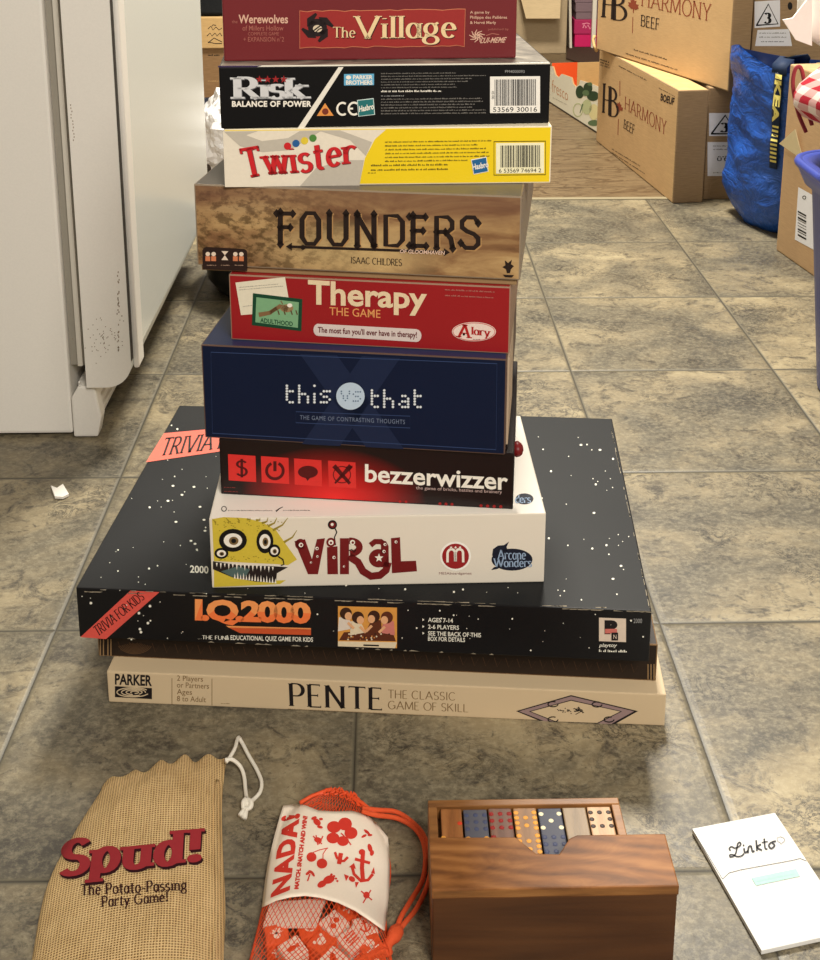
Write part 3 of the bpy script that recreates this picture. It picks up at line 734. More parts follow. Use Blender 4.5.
d.stroke([(455.6, 561), (455.6, 552.5)] + arc(459.4, 552.5, 3.6, 3.6, 180, 360, 10)[1:] + [(463.2, 562)], 2.4, WH, 2)
for k in range(3): star5(d, 451 + 4.5 * k, 547.2, 1.7, WH, 2)
d.line(tgeo('MESAboardgames'), 439, 572, 471.5, 575.2, ink((120, 60, 60)))
d.build('round_logo', b.root)
d = b.decal(); nav = ink((24, 28, 44)); ice = ink((150, 172, 200))
d.disc(512, 559.5, 20.5, nav, 0, 11, 32); d.poly([(493, 549), (498, 545.5), (504, 545), (509, 541.5), (506.5, 547), (508, 551), (498, 552), (492, 556)], nav, 0)
d.poly([(494, 567), (491, 570), (497, 569), (503, 566)], nav, 0)
d.line(sgeo('Arcane', .16, .08, .05, .04, .03), 497, 549.5, 526, 559.5, ice, 1); d.line(sgeo('Wonders', .16, .08, .05, .04, .03), 493, 558, 532, 567, ice, 1)
d.build('oval_logo', b.root)
dt = b.decal('top'); dt.disc(524.5, 499, 9, nav, 0, 5.5); dt.line(sgeo('ders', .16, .08), 515, 495.5, 531, 503.5, ice, 1)
dt.ring(224, 509, 2.4, .8, BK, 0); dt.greek(228, 509, 273, 512, 1, BK, 0, .9, .2, 0); dt.taper([(276, 511.5), (279, 509), (283, 507)], 1.6, .5, BK); dt.greek(283, 509, 310, 511.8, 1, BK, 0, .9, 0, 0)
dt.build('top_print', b.root)

# --- fifth: black and red box
def bezz_mat():
    t = NT('black_red_glow_print'); tc = t.n('ShaderNodeTexCoord'); mp = t.n('ShaderNodeMapping', ins={'Scale': (1 / .085, .001, 1 / .05), 'Location': (.35, 0, -.05)})
    t.l(tc.outputs['Object'], mp.inputs[0]); ln = t.n('ShaderNodeVectorMath', operation='LENGTH'); t.l(mp.outputs[0], ln.inputs[0])
    t.col(t.ramp(ln.outputs['Value'], [(0.0, (226, 34, 32)), (0.35, (190, 22, 22)), (0.75, (110, 14, 15)), (1.0, (24, 10, 11))])); t.rough(.35, .4); return t.m
bzs = board((20, 9, 10), .45, .3)
b = GameBox('black and red game box with four red icon squares and white lower-case title', (221, 494), (513, 509.5), .1919, .0558, .20, bezz_mat(), bzs, bzs)
sq = ink((214, 48, 44)); dk = ink((84, 14, 16))
for i, (x, y) in enumerate(((228, 454), (261, 456), (294, 458.3), (328, 460.5))):
    d = b.decal(); d.poly([(x, y), (x + 27.5, y + 1.8), (x + 28.3, y + 28), (x + .8, y + 26.2)], sq)
    cx, cy = x + 14, y + 14
    if i == 0: d.text(sgeo('$', .13, .1, 0), ((cx - 6, cy - 9.5), (cx + 6, cy - 9), (cx + 6, cy + 9.5), (cx - 6, cy + 9)), dk, 1)
    elif i == 1: d.ring(cx, cy + .6, 8.3, 3, dk, 1, 28, -65, 245, 8); d.poly([(cx - 1.6, cy - 9), (cx + 1.6, cy - 9), (cx + 1.6, cy + 1), (cx - 1.6, cy + 1)], dk, 1)
    elif i == 2: d.disc(cx, cy - .5, 10, dk, 1, 6.2, 24); d.poly([(cx - 3, cy + 4), (cx + 3, cy + 4.5), (cx - .5, cy + 8.6)], dk, 1)
    else:
        d.ring(cx, cy, 8.6, .9, dk, 1, 28, 0, 360, 8.2)
        d.taper([(cx - 8, cy - 9), (cx + 8, cy + 9)], 4.6, 3, dk, 1); d.taper([(cx + 9, cy - 9), (cx - 7, cy + 8.6)], 5, 1.8, dk, 1); d.poly([(cx + 4, cy - 8), (cx + 11, cy - 9), (cx + 8, cy - 4)], dk, 1)
    d.build('icon_square', b.root)
d = b.decal()
d.text(tgeo('bezzerwizzer', .02), ((365, 463.8), (508, 472.2), (508, 490.3), (365, 482)), WH, 1); d.build('title_lettering', b.root)
d = b.decal(); d.line(tgeo('the game of bricks, battles and brainery'), 416, 485.8, 502, 490, ink((196, 170, 165)), 1, 4.4)
for k in range(3): d.disc(440 + 6 * k, 503.6 + k * .3, 1.6, ink((150, 30, 30)), 1, None, 8)
for k in range(4): d.disc(481 + 6.6 * k, 505.6 + k * .3, 1.7, ink((150, 30, 30)), 1, None, 8)
for k in range(2): d.disc(400 + 6 * k, 501.4 + k * .2, 1.4, ink((170, 30, 30)), 1, None, 8)
d.greek(224, 485, 240, 493, 2, ink((150, 60, 55)), 1, .8, .5, .3); d.build('small_print', b.root)
# red lid thumb tab at the back right
m = MB(); pt = P(517, 449, .2479 - .012); m.ico(pt, .006, board((110, 22, 24), .4), 2, (1, 1.4, 1.2)); m.build('lid_tab', b.root)

# --- sixth: navy box
nvy = board((12, 23, 50), .5, .2, .12); nv_top = board((34, 46, 82), .45, .35, .1); nv_side = board((92, 70, 60), .5, .3, .2)
b = GameBox('dark navy game box with dotted white lettering around a pale blue circle', (205, 437.5), (505, 455), .2479, .0908, .265, nvy, nv_top, nv_side)
d = b.decal(); lt = ink((20, 33, 64)); lt2 = ink((48, 66, 106)); pale = ink((186, 204, 222)); wdot = ink((214, 220, 226))
d.poly([(300, 354), (337, 355), (404, 449), (366, 447)], lt, 0); d.poly([(362, 356), (400, 358), (340, 446), (302, 444)], lt, 0)
d.stroke([(211, 352), (497, 363.5), (496, 449.5), (212.5, 433), (211, 352)], .8, lt2, 1); d.build('cross_print', b.root)
d = b.decal(); DOT = {'t': ['100', '100', '111', '100', '100', '100', '011'], 'h': ['1000', '1000', '1000', '1110', '1001', '1001', '1001'], 'i': ['1', '0', '0', '1', '1', '1', '1'], 's': ['0000', '0000', '0111', '1000', '0110', '0001', '1110'], 'a': ['0000', '0000', '0110', '0001', '0111', '1001', '0111'], 'v': ['00000', '00000', '10001', '10001', '01010', '01010', '00100']}
def dots(word, x, y, sx, sy, slope, m_, r):
    for ch in word:
        g = DOT[ch]
        for j, row in enumerate(g):
            for i, c_ in enumerate(row):
                if c_ == '1': d.disc(x + i * sx, y + j * sy + slope * (x + i * sx), r, m_, 2, r * .95, 8)
        x += (len(g[0]) + 1.25) * sx
dots('this', 287, 385.5, 2.9, 2.75, 0.0, wdot, 1.35); dots('that', 372, 389, 2.9, 2.75, 0.003, wdot, 1.35)
d.build('dotted_lettering', b.root)
d = b.decal(); d.disc(350.5, 396, 14.2, pale, 1, 13.6, 36)
dots('v', 341.5, 386.5, 2.0, 2.3, 0, ink((90, 112, 140)), .85); dots('s', 353.5, 387, 2.3, 2.3, 0, ink((90, 112, 140)), .85); d.build('round_logo', b.root)
d = b.decal(); d.stroke([(296, 411.5), (410, 416), (410, 427.8), (296, 422.5), (296, 411.5)], .7, lt2, 1); d.text(tgeo('THE GAME OF CONTRASTING THOUGHTS', 0, 0, 1.15), ((300, 415), (405, 419.6), (405, 424), (300, 419.2)), ink((112, 124, 148)), 1); d.build('tagline', b.root)
# pale inner edge of the open lid on the right
m = MB(); m.frame(b.B + b.V * .012 + Vector((0, 0, .004)), b.U * .0018, b.V * .10, Vector((0, 0, .083)), board((186, 164, 140), .6)); m.build('liner_edge', b.root, .0004)

# --- seventh: red box
rdb = board((150, 22, 28), .38, .45, .08)
b = GameBox('bright red game box with a green picture card and cream title, on the navy box', (231, 339.5), (509.5, 354), .3389, .0620, .24, rdb, rdb, board((150, 120, 100), .5))
d = b.decal(); d.poly([(235.5, 282.5), (285, 277), (289.5, 303), (254, 314), (241, 315)], ink((226, 218, 196)), 0)
d.greek(239, 286, 284, 291, 2, DIM, 1, .7, -4, .2); d.greek(243, 305, 252, 307.5, 1, DIM, 1, .7, -1, 0)
d.build('paper_card_print', b.root)
d = b.decal(); grn = ink((122, 168, 126)); dg = ink((18, 66, 44)); bn = ink((128, 98, 66))
d.poly([(253, 293), (302.5, 299), (301.5, 331), (252, 325)], dg, 1); d.poly([(256.5, 297), (299, 302), (298, 327.6), (255.5, 322)], grn, 2)
d.taper([(259, 314.5), (270, 312.5), (277, 307.5)], 4.5, 3.5, bn, 3); d.taper([(270, 312.5), (280, 306), (288, 309)], 3, 6, bn, 3); d.disc(287, 308, 6.5, ink((150, 124, 88)), 3, 4); d.disc(290, 305, 2.6, WH, 4, 2); d.stroke([(283, 304), (281, 300.6)], 1, bn, 3)
for x in (278, 284, 291, 296): d.stroke([(x, 310), (x + 1.5, 314.5)], 1.2, ink((90, 66, 42)), 3)
d.text(tgeo('ADULTHOOD', .02), ((260.5, 317.5), (293, 321.4), (293, 326), (260.5, 322.2)), dg, 3); d.build('picture_card_print', b.root)
d = b.decal(); d.text(tgeo('Therapy', .025), ((308, 279.6), (427, 287), (427, 316), (308, 311.8)), ink((226, 204, 168)), 1); d.build('title_lettering', b.root)
d = b.decal(); d.text(tgeo('THE GAME', .005), ((329.5, 306.8), (380.5, 309.6), (380.5, 318), (329.5, 315)), ink((222, 150, 92)), 1)
d.greek(445, 286.5, 496, 298, 2, ink((176, 110, 100)), 1, 1.5, 2.5, .05); d.build('subtitle', b.root)
d = b.decal(); pill = [(318, 323.6)] + [(417, 329)] + arc(416.5, 335.5, 5, 6.3, -90, 90, 8) + [(318, 335.7)] + arc(318.5, 329.6, 5, 6.2, 90, 270, 8)
d.poly(pill, ink((214, 200, 196)), 1); d.text(tgeo("The most fun you'll ever have in therapy!", .02), ((318, 326.3), (417, 331.5), (417, 339.4), (318, 334)), DKRED, 2); d.build('slogan_pill', b.root)
d = b.decal(); d.disc(474, 331.5, 22, ink((232, 210, 200)), 1, 9.6, 32); d.ring(474, 331.5, 21, .5, ink((196, 40, 40)), 2, 32, 0, 360, 8.8)
d.text(sgeo('A', .2, .08, .1, .08), ((457, 323.5), (473, 324.5), (472, 338.5), (456, 337)), ink((176, 30, 30)), 2); d.text(sgeo('lary', .18, .08, .06, .05, .02), ((471, 326.5), (491, 328.5), (491, 338.8), (471, 336.5)), ink((176, 30, 30)), 2); d.disc(464, 334, 1.2, BK, 3); d.greek(473, 338.5, 480, 340, 1, DKRED, 2, .7, 0, 0)
d.build('oval_logo', b.root)

# --- eighth: brown painted box
def founders_mat():
    t = NT('sepia_landscape_print'); v = t.coord(); tc = t.n('ShaderNodeTexCoord'); sp = t.n('ShaderNodeSeparateXYZ'); t.l(tc.outputs['Object'], sp.inputs[0])
    n = t.noise(t.coord(scale=(9, 1, 26)), 1, 7, .62, .6); n2 = t.noise(t.coord(scale=(90, 1, 150)), 1, 6, .7)
    c = t.ramp(n, [(.30, (76, 50, 34)), (.45, (132, 96, 64)), (.58, (178, 144, 98)), (.74, (206, 178, 130))])
    gx = t.math('MULTIPLY', t.math('ADD', sp.outputs[0], .01), 10.0); gz = t.math('MULTIPLY', t.math('SUBTRACT', sp.outputs[2], .024), 30.0)
    r = t.math('ADD', t.math('MULTIPLY', gx, gx), t.math('MULTIPLY', gz, gz))
    c = t.mix(t.ramp(r, [(0, (200, 200, 200)), (.9, (0, 0, 0))]), c, lin((220, 192, 136)))
    # dark skyline bushes on the left half
    lf = t.ramp(t.math('ADD', t.math('MULTIPLY', sp.outputs[0], -4.0), .42), [(.3, (0, 0, 0)), (.75, (255, 255, 255))])
    det = t.ramp(n2, [(.46, (0, 0, 0)), (.58, (255, 255, 255))])
    c = t.mix(t.math('MULTIPLY', t.math('MULTIPLY', lf, det), .75), c, lin((70, 50, 26)))
    tp = t.ramp(t.math('MULTIPLY', sp.outputs[2], 13.0), [(.62, (0, 0, 0)), (.95, (255, 255, 255))])
    c = t.mix(t.math('MULTIPLY', tp, .55), c, lin((112, 78, 64)))
    t.col(c); t.rough(.4, .35); return t.m
fside = board((140, 124, 104), .4, .5, .15, 20); ftop = board((104, 96, 88), .38, .5, .15)
b = GameBox('brown game box with a sepia landscape and ornate dark title', (197.5, 271), (520, 286.5), .4011, .0808, .29, founders_mat(), ftop, fside, .0014, lid_from=.0055, tray=board((150, 122, 86), .6))
d = b.decal(); fk = ink((36, 24, 20))
gF = sgeo('FOUNDERS', .17, .13, 0, 0, .14, 0, .12, GT)
for off, mm, ly in (((1.1, 1.2), ink((176, 136, 88)), 0), ((0, 0), fk, 1)):
    q = [(273, 207), (482, 212), (482, 254.5), (273, 248.5)]; d.text(gF, [(x + off[0], y + off[1]) for x, y in q], mm, ly)
d.stroke([(290, 246.5), (446, 252)], 2.6, fk, 1); d.poly([(286, 246.4), (292, 242.5), (292, 250.4)], fk, 1); d.poly([(450, 252.2), (444, 248), (444, 256)], fk, 1); d.poly([(303, 244.4), (307.5, 247.2), (303, 250), (299, 247)], fk, 1)
d.build('title_lettering', b.root)
d = b.decal(); d.text(tgeo('OF GLOOMHAVEN', .02, .15), ((400, 249), (445, 250.6), (445, 254.6), (400, 253)), ink((222, 190, 170)), 3); d.text(sgeo('ISAAC CHILDRES', .13, .08, .04, .04, .05), ((351, 256.5), (402, 259), (402, 266), (351, 263.2)), fk, 1); d.build('subtitle', b.root)
d = b.decal(); d.poly([(203, 269), (202.5, 250)] + arc(207, 250, 4, 3.2, 180, 270, 5) + arc(243, 252, 4.2, 3.2, 270, 360, 5) + [(247.5, 270.8)], ink((42, 26, 22)), 1)
fo = ink((206, 124, 84)); fw = ink((226, 206, 186))
for x in (208, 213.8, 235.5, 241.5): d.disc(x, 253 + x * .004, 2.3, fw, 2, 2.2, 10); d.poly([(x - 2.4, 256), (x + 2.4, 256.2), (x + 2.4, 261), (x - 2.4, 260.8)], fo, 2)
d.poly([(221.5, 250.8), (228.5, 251.1), (225, 255)], fw, 2); d.poly([(225, 255), (228.5, 260), (221.5, 259.8)], fw, 2)
for x in (207, 221, 235): d.greek(x, 263.4, x + 9, 266.4, 1, ink((170, 140, 120)), 2, 1.0, .2, 0)
d.build('icon_panel', b.root)
d = b.decal(); d.poly([(505, 260), (508, 263), (512, 259.5), (511, 264), (514, 266), (511, 269), (510, 273), (507, 273), (506, 269), (502.5, 267), (505.5, 265)], fk, 1); d.poly([(503, 274.5), (514, 275), (512, 277.4), (505, 277)], fk, 1); d.build('small_emblem', b.root)

# --- ninth: yellow box
yel = board((240, 208, 28), .35, .45, .04)
b = GameBox('yellow and white game box with wavy red title, third from the tower top', (225.5, 186.5), (550.5, 183), .4821, .0515, .267, yel, board((236, 224, 196), .4), board((236, 224, 196), .4))
d = b.decal(); tw = ink((230, 220, 202)); tg = ink((190, 182, 168))
d.poly([(223, 131), (386, 129.5), (375, 139), (365, 158), (359, 186), (225, 187)], tw, 0)
d.poly([(224, 131.5), (258, 131), (246, 135), (262, 141), (288, 138), (300, 130.8), (322, 130.4), (290, 150), (262, 152), (240, 146)], tg, 1)
d.poly([(300, 186), (316, 168), (345, 160), (364, 160), (359.5, 185.3)], tg, 1)
d.poly([(318, 130.4), (340, 130.2), (372, 142), (366, 156), (350, 140)], tg, 1)
d.build('swirl_print', b.root)
d = b.decal(); tr_ = ink((200, 34, 40)); td = ink((120, 60, 60))
gT = sgeo('Twister', .17, .1, .07, .075, .07)
wav = lambda u, v: (u, v * (1 - .0 * u) + .04 * sin(u * 9))
d.text(gT, ((240, 149), (356.8, 137), (357.8, 165.2), (247.3, 180.4)), td, 2, wav); d.text(gT, ((239, 148.5), (356, 136.5), (357, 164.4), (246.5, 179.6)), tr_, 3, wav)
d.build('title_lettering', b.root)
d = b.decal()
for x, y, c_ in ((296, 143.3, (36, 92, 150)), (304.6, 140.6, (222, 196, 60)), (313, 138, (78, 132, 60)), (287.6, 146, (200, 34, 40))): d.disc(x, y, 3.7, ink(c_), 2, 3.7)
d.build('spot_print', b.root)
d = b.decal(); yk = ink((84, 72, 24)); d.greek(385, 140, 492, 163, 6, yk, 1, 1.5, -1.5, .3); d.greek(371, 163, 450, 172, 2, yk, 1, 1.9, -1, .1); d.greek(368, 171.5, 376, 174, 1, yk, 1, 1.2, 0, 0); d.build('fine_print', b.root)
d = b.decal(); hb = ink((36, 100, 150)); d.poly([(471, 159.5), (486.5, 156.5), (488.5, 171.5), (473.5, 174.5)], WH, 1); d.poly([(471.8, 160.2), (486, 157.4), (487.7, 171), (474, 173.6)], hb, 2); d.text(tgeo('Hasbro', .03), ((472, 164), (488, 161), (488.6, 167), (472.6, 170)), WH, 3); d.build('maker_logo', b.root)
d = b.decal(); d.stroke([(494, 141.5), (545.5, 141), (545.5, 174.5), (494, 175), (494, 141.5)], .9, ink((96, 84, 20)), 1); d.barcode(496, 143, 544, 173.5, ink((244, 238, 200)), BK, 1, -.5, '6 53569 74694 2'); d.build('barcode', b.root)

# --- tenth: black box
rb = board((11, 10, 12), .4, .25, .2, 30)
def risk_top_mat():
    t = NT('grey_cover_print'); n = t.noise(t.coord(scale=(10, 16, 1)), 1.4, 7, .65, 1.5)
    t.col(t.ramp(n, [(.3, (60, 56, 52)), (.48, (112, 104, 94)), (.62, (166, 156, 140)), (.8, (196, 186, 168))])); t.rough(.3, .5); return t.m
b = GameBox('black game box with silver title, white slash and barcode, second from the top', (221, 129), (549, 123), .5338, .0540, .285, rb, risk_top_mat(), rb)
d = b.decal(); d.poly([(218, 65.7), (550, 62.5), (550, 64.0), (218, 67.2)], ink((234, 228, 214)), 0)
d.poly([(218, 65.7), (262, 65.4), (256, 67), (218, 67.3)], ink((58, 42, 78)), 1)
d.poly([(338.5, 67), (343.5, 67), (304, 128.2), (297.5, 128.3)], ink((232, 226, 214)), 1); d.build('slash_print', b.root)
d = b.decal(); sv = ink((206, 206, 208)); d.text(sgeo('Risk', .24, .1, .09, .09, .01), ((230, 77), (311, 77.5), (311.5, 100), (231, 100.6)), ink((118, 118, 122)), 1); d.text(sgeo('Risk', .23, .09, .085, .085, .01), ((230, 76.4), (310.4, 76.9), (311, 99.2), (230.6, 99.8)), sv, 2); d.build('title_lettering', b.root)
d = b.decal(); [star5(d, 259.5 + 8.1 * k, 79.2, 4, ink((150, 32, 34)), 3) for k in range(4)]; d.build('star_row', b.root)
d = b.decal(); d.line(tgeo('BALANCE OF POWER', .04, 0, 1.1), 232, 100.8, 311.5, 106.8, WH, 1); d.build('subtitle', b.root)
d = b.decal(); d.line(tgeo('PM4000093'), 505, 70, 524.5, 72.8, GREY, 1)
d.greek(381, 72, 488, 89, 6, DIM, 1, 1.1, -1, .35); d.greek(381, 89.2, 441, 93, 1, WH, 1, 1.9, -.3, 0); d.greek(381, 94, 405, 97.5, 1, GREY, 1, 1.2, 0, .2); d.greek(381, 97.6, 488, 115, 6, DIM, 1, 1.3, -1, .15); d.build('fine_print', b.root)
d = b.decal(); d.barcode(490, 76.5, 540, 113, ink((238, 234, 226)), BK, 1, -.4, '53569 30016'); d.text(tgeo('00150'), ((491.6, 99), (491.6, 91), (494, 91), (494, 99)), BK, 2); d.build('barcode', b.root)
d = b.decal(); og = ink((226, 148, 74)); d.poly([(316.8, 115.8), (325, 103), (333.6, 115.6)], og, 1); d.disc(325.3, 111.4, 3.2, ink((120, 50, 36)), 2); d.ring(342.6, 108.7, 5.4, 2.0, WH, 1, 16, 55, 305, 6); d.ring(354, 108.5, 5.4, 2.0, WH, 1, 16, 55, 305, 6); d.poly([(348.6, 107.6), (353, 107.6), (353, 109.4), (348.6, 109.4)], WH, 1); d.build('safety_marks', b.root)
d = b.decal(); d.poly([(357, 100), (373.5, 98), (375, 114.6), (358.4, 116.5)], ink((206, 224, 220)), 1); d.poly([(357.8, 100.6), (373, 98.9), (374.2, 114), (359, 115.8)], ink((34, 110, 112)), 2); d.text(tgeo('Hasbro', .03), ((359, 106), (373.6, 103), (373.8, 109), (359.2, 112)), WH, 3); d.build('maker_logo', b.root)
d = b.decal(); d.rect(344, 74, 374, 85.4, ink((96, 168, 206)), 1, -.4); d.line(tgeo('PARKER', .03), 353, 75, 372.5, 79.2, WH, 2); d.line(tgeo('BROTHERS', .03), 346, 80.2, 372.5, 84.6, WH, 2); d.disc(348.5, 77.3, 2.6, WH, 2, 2); d.build('parker_logo', b.root)

# --- top: maroon box
mar = board((112, 34, 38), .4, .4, .07)
b = GameBox('maroon game box with cream title on a torn red panel, topmost of the tower', (224, 61.5), (516, 58), .5880, .0562, .257, mar, mar, mar, .0016)
d = b.decal(); rs = random.Random(8); pr = ink((152, 42, 40))
top_e = [(300 + 165 * k / 22, 11.5 - .08 * k + rs.uniform(-.7, .7)) for k in range(23)]; bot_e = [(464 - 164 * k / 22, 45.4 + .08 * k + rs.uniform(-.8, .8)) for k in range(23)]
d.poly([(x + (x - 382) * .006, y + (y - 28) * .04) for x, y in top_e + bot_e], ink((200, 120, 86)), 0); d.poly(top_e + bot_e, pr, 1); d.build('title_panel', b.root)
d = b.decal(); d.disc(317.5, 27.5, 9.5, ink((30, 18, 20)), 2, 9)
for k in range(4):
    a = k * pi / 2 + .5; d.taper([(317.5 + 6 * cos(a), 27.5 + 6 * sin(a)), (317.5 + 11 * cos(a + .35), 27.5 + 10.5 * sin(a + .35)), (317.5 + 15.5 * cos(a + 1.0), 27.5 + 14 * sin(a + 1.0))], 11, 2.5, ink((30, 18, 20)), 2)
d.disc(317.5, 28.5, 4.6, ink((214, 196, 170)), 3, 3.6); d.stroke([(313, 31), (317, 28), (321, 25)], 1.3, BK, 4); d.stroke([(316, 32), (319, 29), (322, 28)], 1.1, BK, 4); d.build('swirl_emblem', b.root)
d = b.decal(); gv = sgeo('Village', .15, .05, .055, .04, .05); gt = sgeo('The', .13, .05, .05, .04, .05)
for ox, oy, mm, ly in ((.9, .9, ink((64, 20, 20)), 2), (0, 0, CREAM, 3)):
    d.text(gv, [(x + ox, y + oy) for x, y in ((353, 15.5), (456.5, 14.8), (456.5, 44.2), (353, 45.5))], mm, ly); d.text(gt, [(x + ox, y + oy) for x, y in ((333, 26.8), (355.5, 26.6), (355.5, 37.6), (333, 37.8))], mm, ly)
d.build('title_lettering', b.root)
d = b.decal(); pk = ink((216, 172, 150)); pd = ink((170, 100, 88))
d.line(tgeo('Werewolves', .02), 238.5, 14.6, 288, 23.4, pk, 1); d.line(tgeo('the'), 232, 20, 237.5, 23.2, pd, 1); d.line(tgeo('of Millers Hollow', .005), 242.5, 25.4, 283.5, 30.6, pd, 1); d.line(tgeo('COMPLETE GAME'), 248, 32, 279, 35.4, pd, 1); d.line(tgeo('+ EXPANSION n°2'), 243.5, 36.6, 284, 41.6, pd, 1)
d.line(tgeo('A game by', .01), 470, 10.8, 489.5, 14.4, pk, 1); d.line(tgeo('Philippe des Pallières', .01), 470, 15.8, 507, 19.6, pk, 1); d.line(tgeo('& Hervé Marly', .01), 470, 21, 496, 24.8, pk, 1); d.line(tgeo('published by'), 488, 28, 508.6, 30.8, pd, 1)
d.build('small_print', b.root)
d = b.decal(); rs = random.Random(6)
for k in range(9): a = k * .7; d.taper([(477, 36), (477 + 4 * cos(a), 36 + 3.5 * sin(a)), (477 + 8 * cos(a + .5), 36 + 6.5 * sin(a + .5))], 2, .6, pk, 1)
d.text(tgeo('LUI-MEME', .02, .2), ((481, 37.6), (507, 37), (505, 42.6), (480, 43.2)), pk, 1); d.stroke([(486, 35.6), (492, 33.4), (499, 34.6)], .9, pd, 1); d.build('maker_logo', b.root)

# ------------------------------------------------------------------ refrigerator on the left
enam = plain('white_enamel', (234, 230, 222), .38, .5, .06, 420, .0006)
enam_gloss = plain('white_enamel_gloss', (226, 228, 222), .2, .6, .10, 260, .0008)
gask = plain('grey_gasket', (150, 144, 132), .7, .3)
r = thing('refrigerator', 'white refrigerator seen from its side, standing on the tiles', 'refrigerator', (-.75, 1.9, 0))
m = MB(); m.box((-1.08, 1.497, .005), (-.424, 2.195, 1.65), enam); m.build('cabinet', r, .004)
m = MB(); m.box((-1.06, 1.515, 0), (-.45, 2.17, .007), plain('black_plastic', (24, 23, 22), .6)); m.build('base_rail', r)
m = MB(); m.box((-.4235, 1.507, .10), (-.413, 2.18, 1.64), gask); m.box((-.413, 1.502, .10), (-.4065, 2.187, 1.64), plain('white_gasket', (206, 200, 188), .6)); m.box((-.4065, 1.507, .10), (-.3985, 2.18, 1.66), gask); m.build('door_gasket', r)
# door: slab with a rounded lower front corner
def door_prof():
    x0, x1, z0 = -.398, -.338, .078; R = .034
    pts = [(x0, 1.64), (x0, z0), (x1 - R, z0)] + [(x1 - R + R * sin(radians(a)), z0 + R - R * cos(radians(a))) for a in range(10, 91, 10)] + [(x1, 1.64)]
    return pts
pr_ = door_prof(); n = len(pr_); y0, y1 = 1.482, 2.20
m = MB(); m.add([(x, y0, z) for x, z in pr_], [tuple(range(n))], enam)
m.add([(x, y1, z) for x, z in pr_], [tuple(range(n - 1, -1, -1))], enam)
for i in range(n):
    j = (i + 1) % n; a, c = pr_[i], pr_[j]; m.add([(a[0], y0, a[1]), (a[0], y1, a[1]), (c[0], y1, c[1]), (c[0], y0, c[1])], [(0, 1, 2, 3)], enam_gloss if i >= 3 else enam, i in range(3, 11))
dr = m.build('door', r, weld=True)
m = MB(); m.frame((-.3375, 1.494, .10), (.0075, 0, 0), (0, .035, 0), (0, 0, 1.5), enam); m.build('edge_trim', r, .003)
m = MB(); m.frame((-.3379, 1.4835, .115), (.0008, 0, 0), (0, .009, 0), (0, 0, 1.5), plain('dark_gap', (58, 52, 46), .7)); m.build('trim_groove', r)
# kick grille
gr = MB()
gr.frame((-.418, 1.515, .006), (.020, 0, 0), (0, .66, 0), (0, 0, .066), enam)
for k in range(4): gr.frame((-.399, 1.53, .012 + .016 * k), (.005, 0, 0), (0, .63, 0), (0, 0, .009), enam)
gr.build('kick_grille', r, .0015)
m = MB(); m.add([(-.4225, 1.492, .002), (-.39, 1.492, .002), (-.384, 1.492, .03), (-.390, 1.492, .072), (-.412, 1.492, .076), (-.4225, 1.492, .058)], [tuple(range(6))], enam)
m.add([(p.x, 1.516, p.z) for p in m.v[:6]], [tuple(range(5, -1, -1))], enam)
for i in range(6): m.add([m.v[i], m.v[6 + i], m.v[6 + (i + 1) % 6], m.v[(i + 1) % 6]], [(0, 1, 2, 3)], enam)
m.build('grille_end_cap', r, .003)
# scuffs on the door edge
rs = random.Random(3); sc = ink((140, 120, 100), .8)
d = Decal(Face((-.4, 1.482, .1), (1, 0, 0), (0, 0, 1)))
for k in range(60): d.disc(rs.gauss(105, 9), 340 + rs.gauss(0, 10), .55, sc, 0, .55, 6)
for k in range(30): d.disc(118.5 + rs.gauss(0, .6), rs.uniform(270, 366), .6, sc, 0, 1.1, 6)
for k in range(12): d.disc(70 + rs.random() * 1.5 + k * .28, 105 + k * 3.2, .5, sc, 0, 1, 6)
d.build('scuff_marks', dr)

# ------------------------------------------------------------------ scrap of paper
m = MB(); pp = plain('white_paper', (236, 232, 224), .7, .2)
c = [P(*q, .001) for q in ((51, 487.5), (57, 490), (63, 486), (69, 496), (63, 499), (55, 498.5))]
m.add(c, [tuple(range(6))], pp); m.add([p + Vector((0, 0, .003)) for p in c], [tuple(range(6))], pp)
for i in range(6): m.add([c[i], c[(i + 1) % 6], c[(i + 1) % 6] + Vector((0, 0, .003)), c[i] + Vector((0, 0, .003))], [(0, 1, 2, 3)], pp)
setp(m.build('paper_scrap', weld=True), 'small torn scrap of white paper on the floor near the refrigerator', 'paper')

# ------------------------------------------------------------------ black round tub behind the tower
m = MB(); bp = plain('black_tub_plastic', (22, 25, 28), .35, .5)
m.lathe([(0, 0), (.10, 0), (.128, .006), (.142, .025), (.146, .06), (.146, .115), (.150, .118), (.150, .124), (.140, .124), (.137, .06), (.12, .018), (0, .012)], (-.185, 2.09, .0005), bp, 48)
setp(m.build('tub', weld=True), 'black round tub on the floor behind the tower', 'tub')

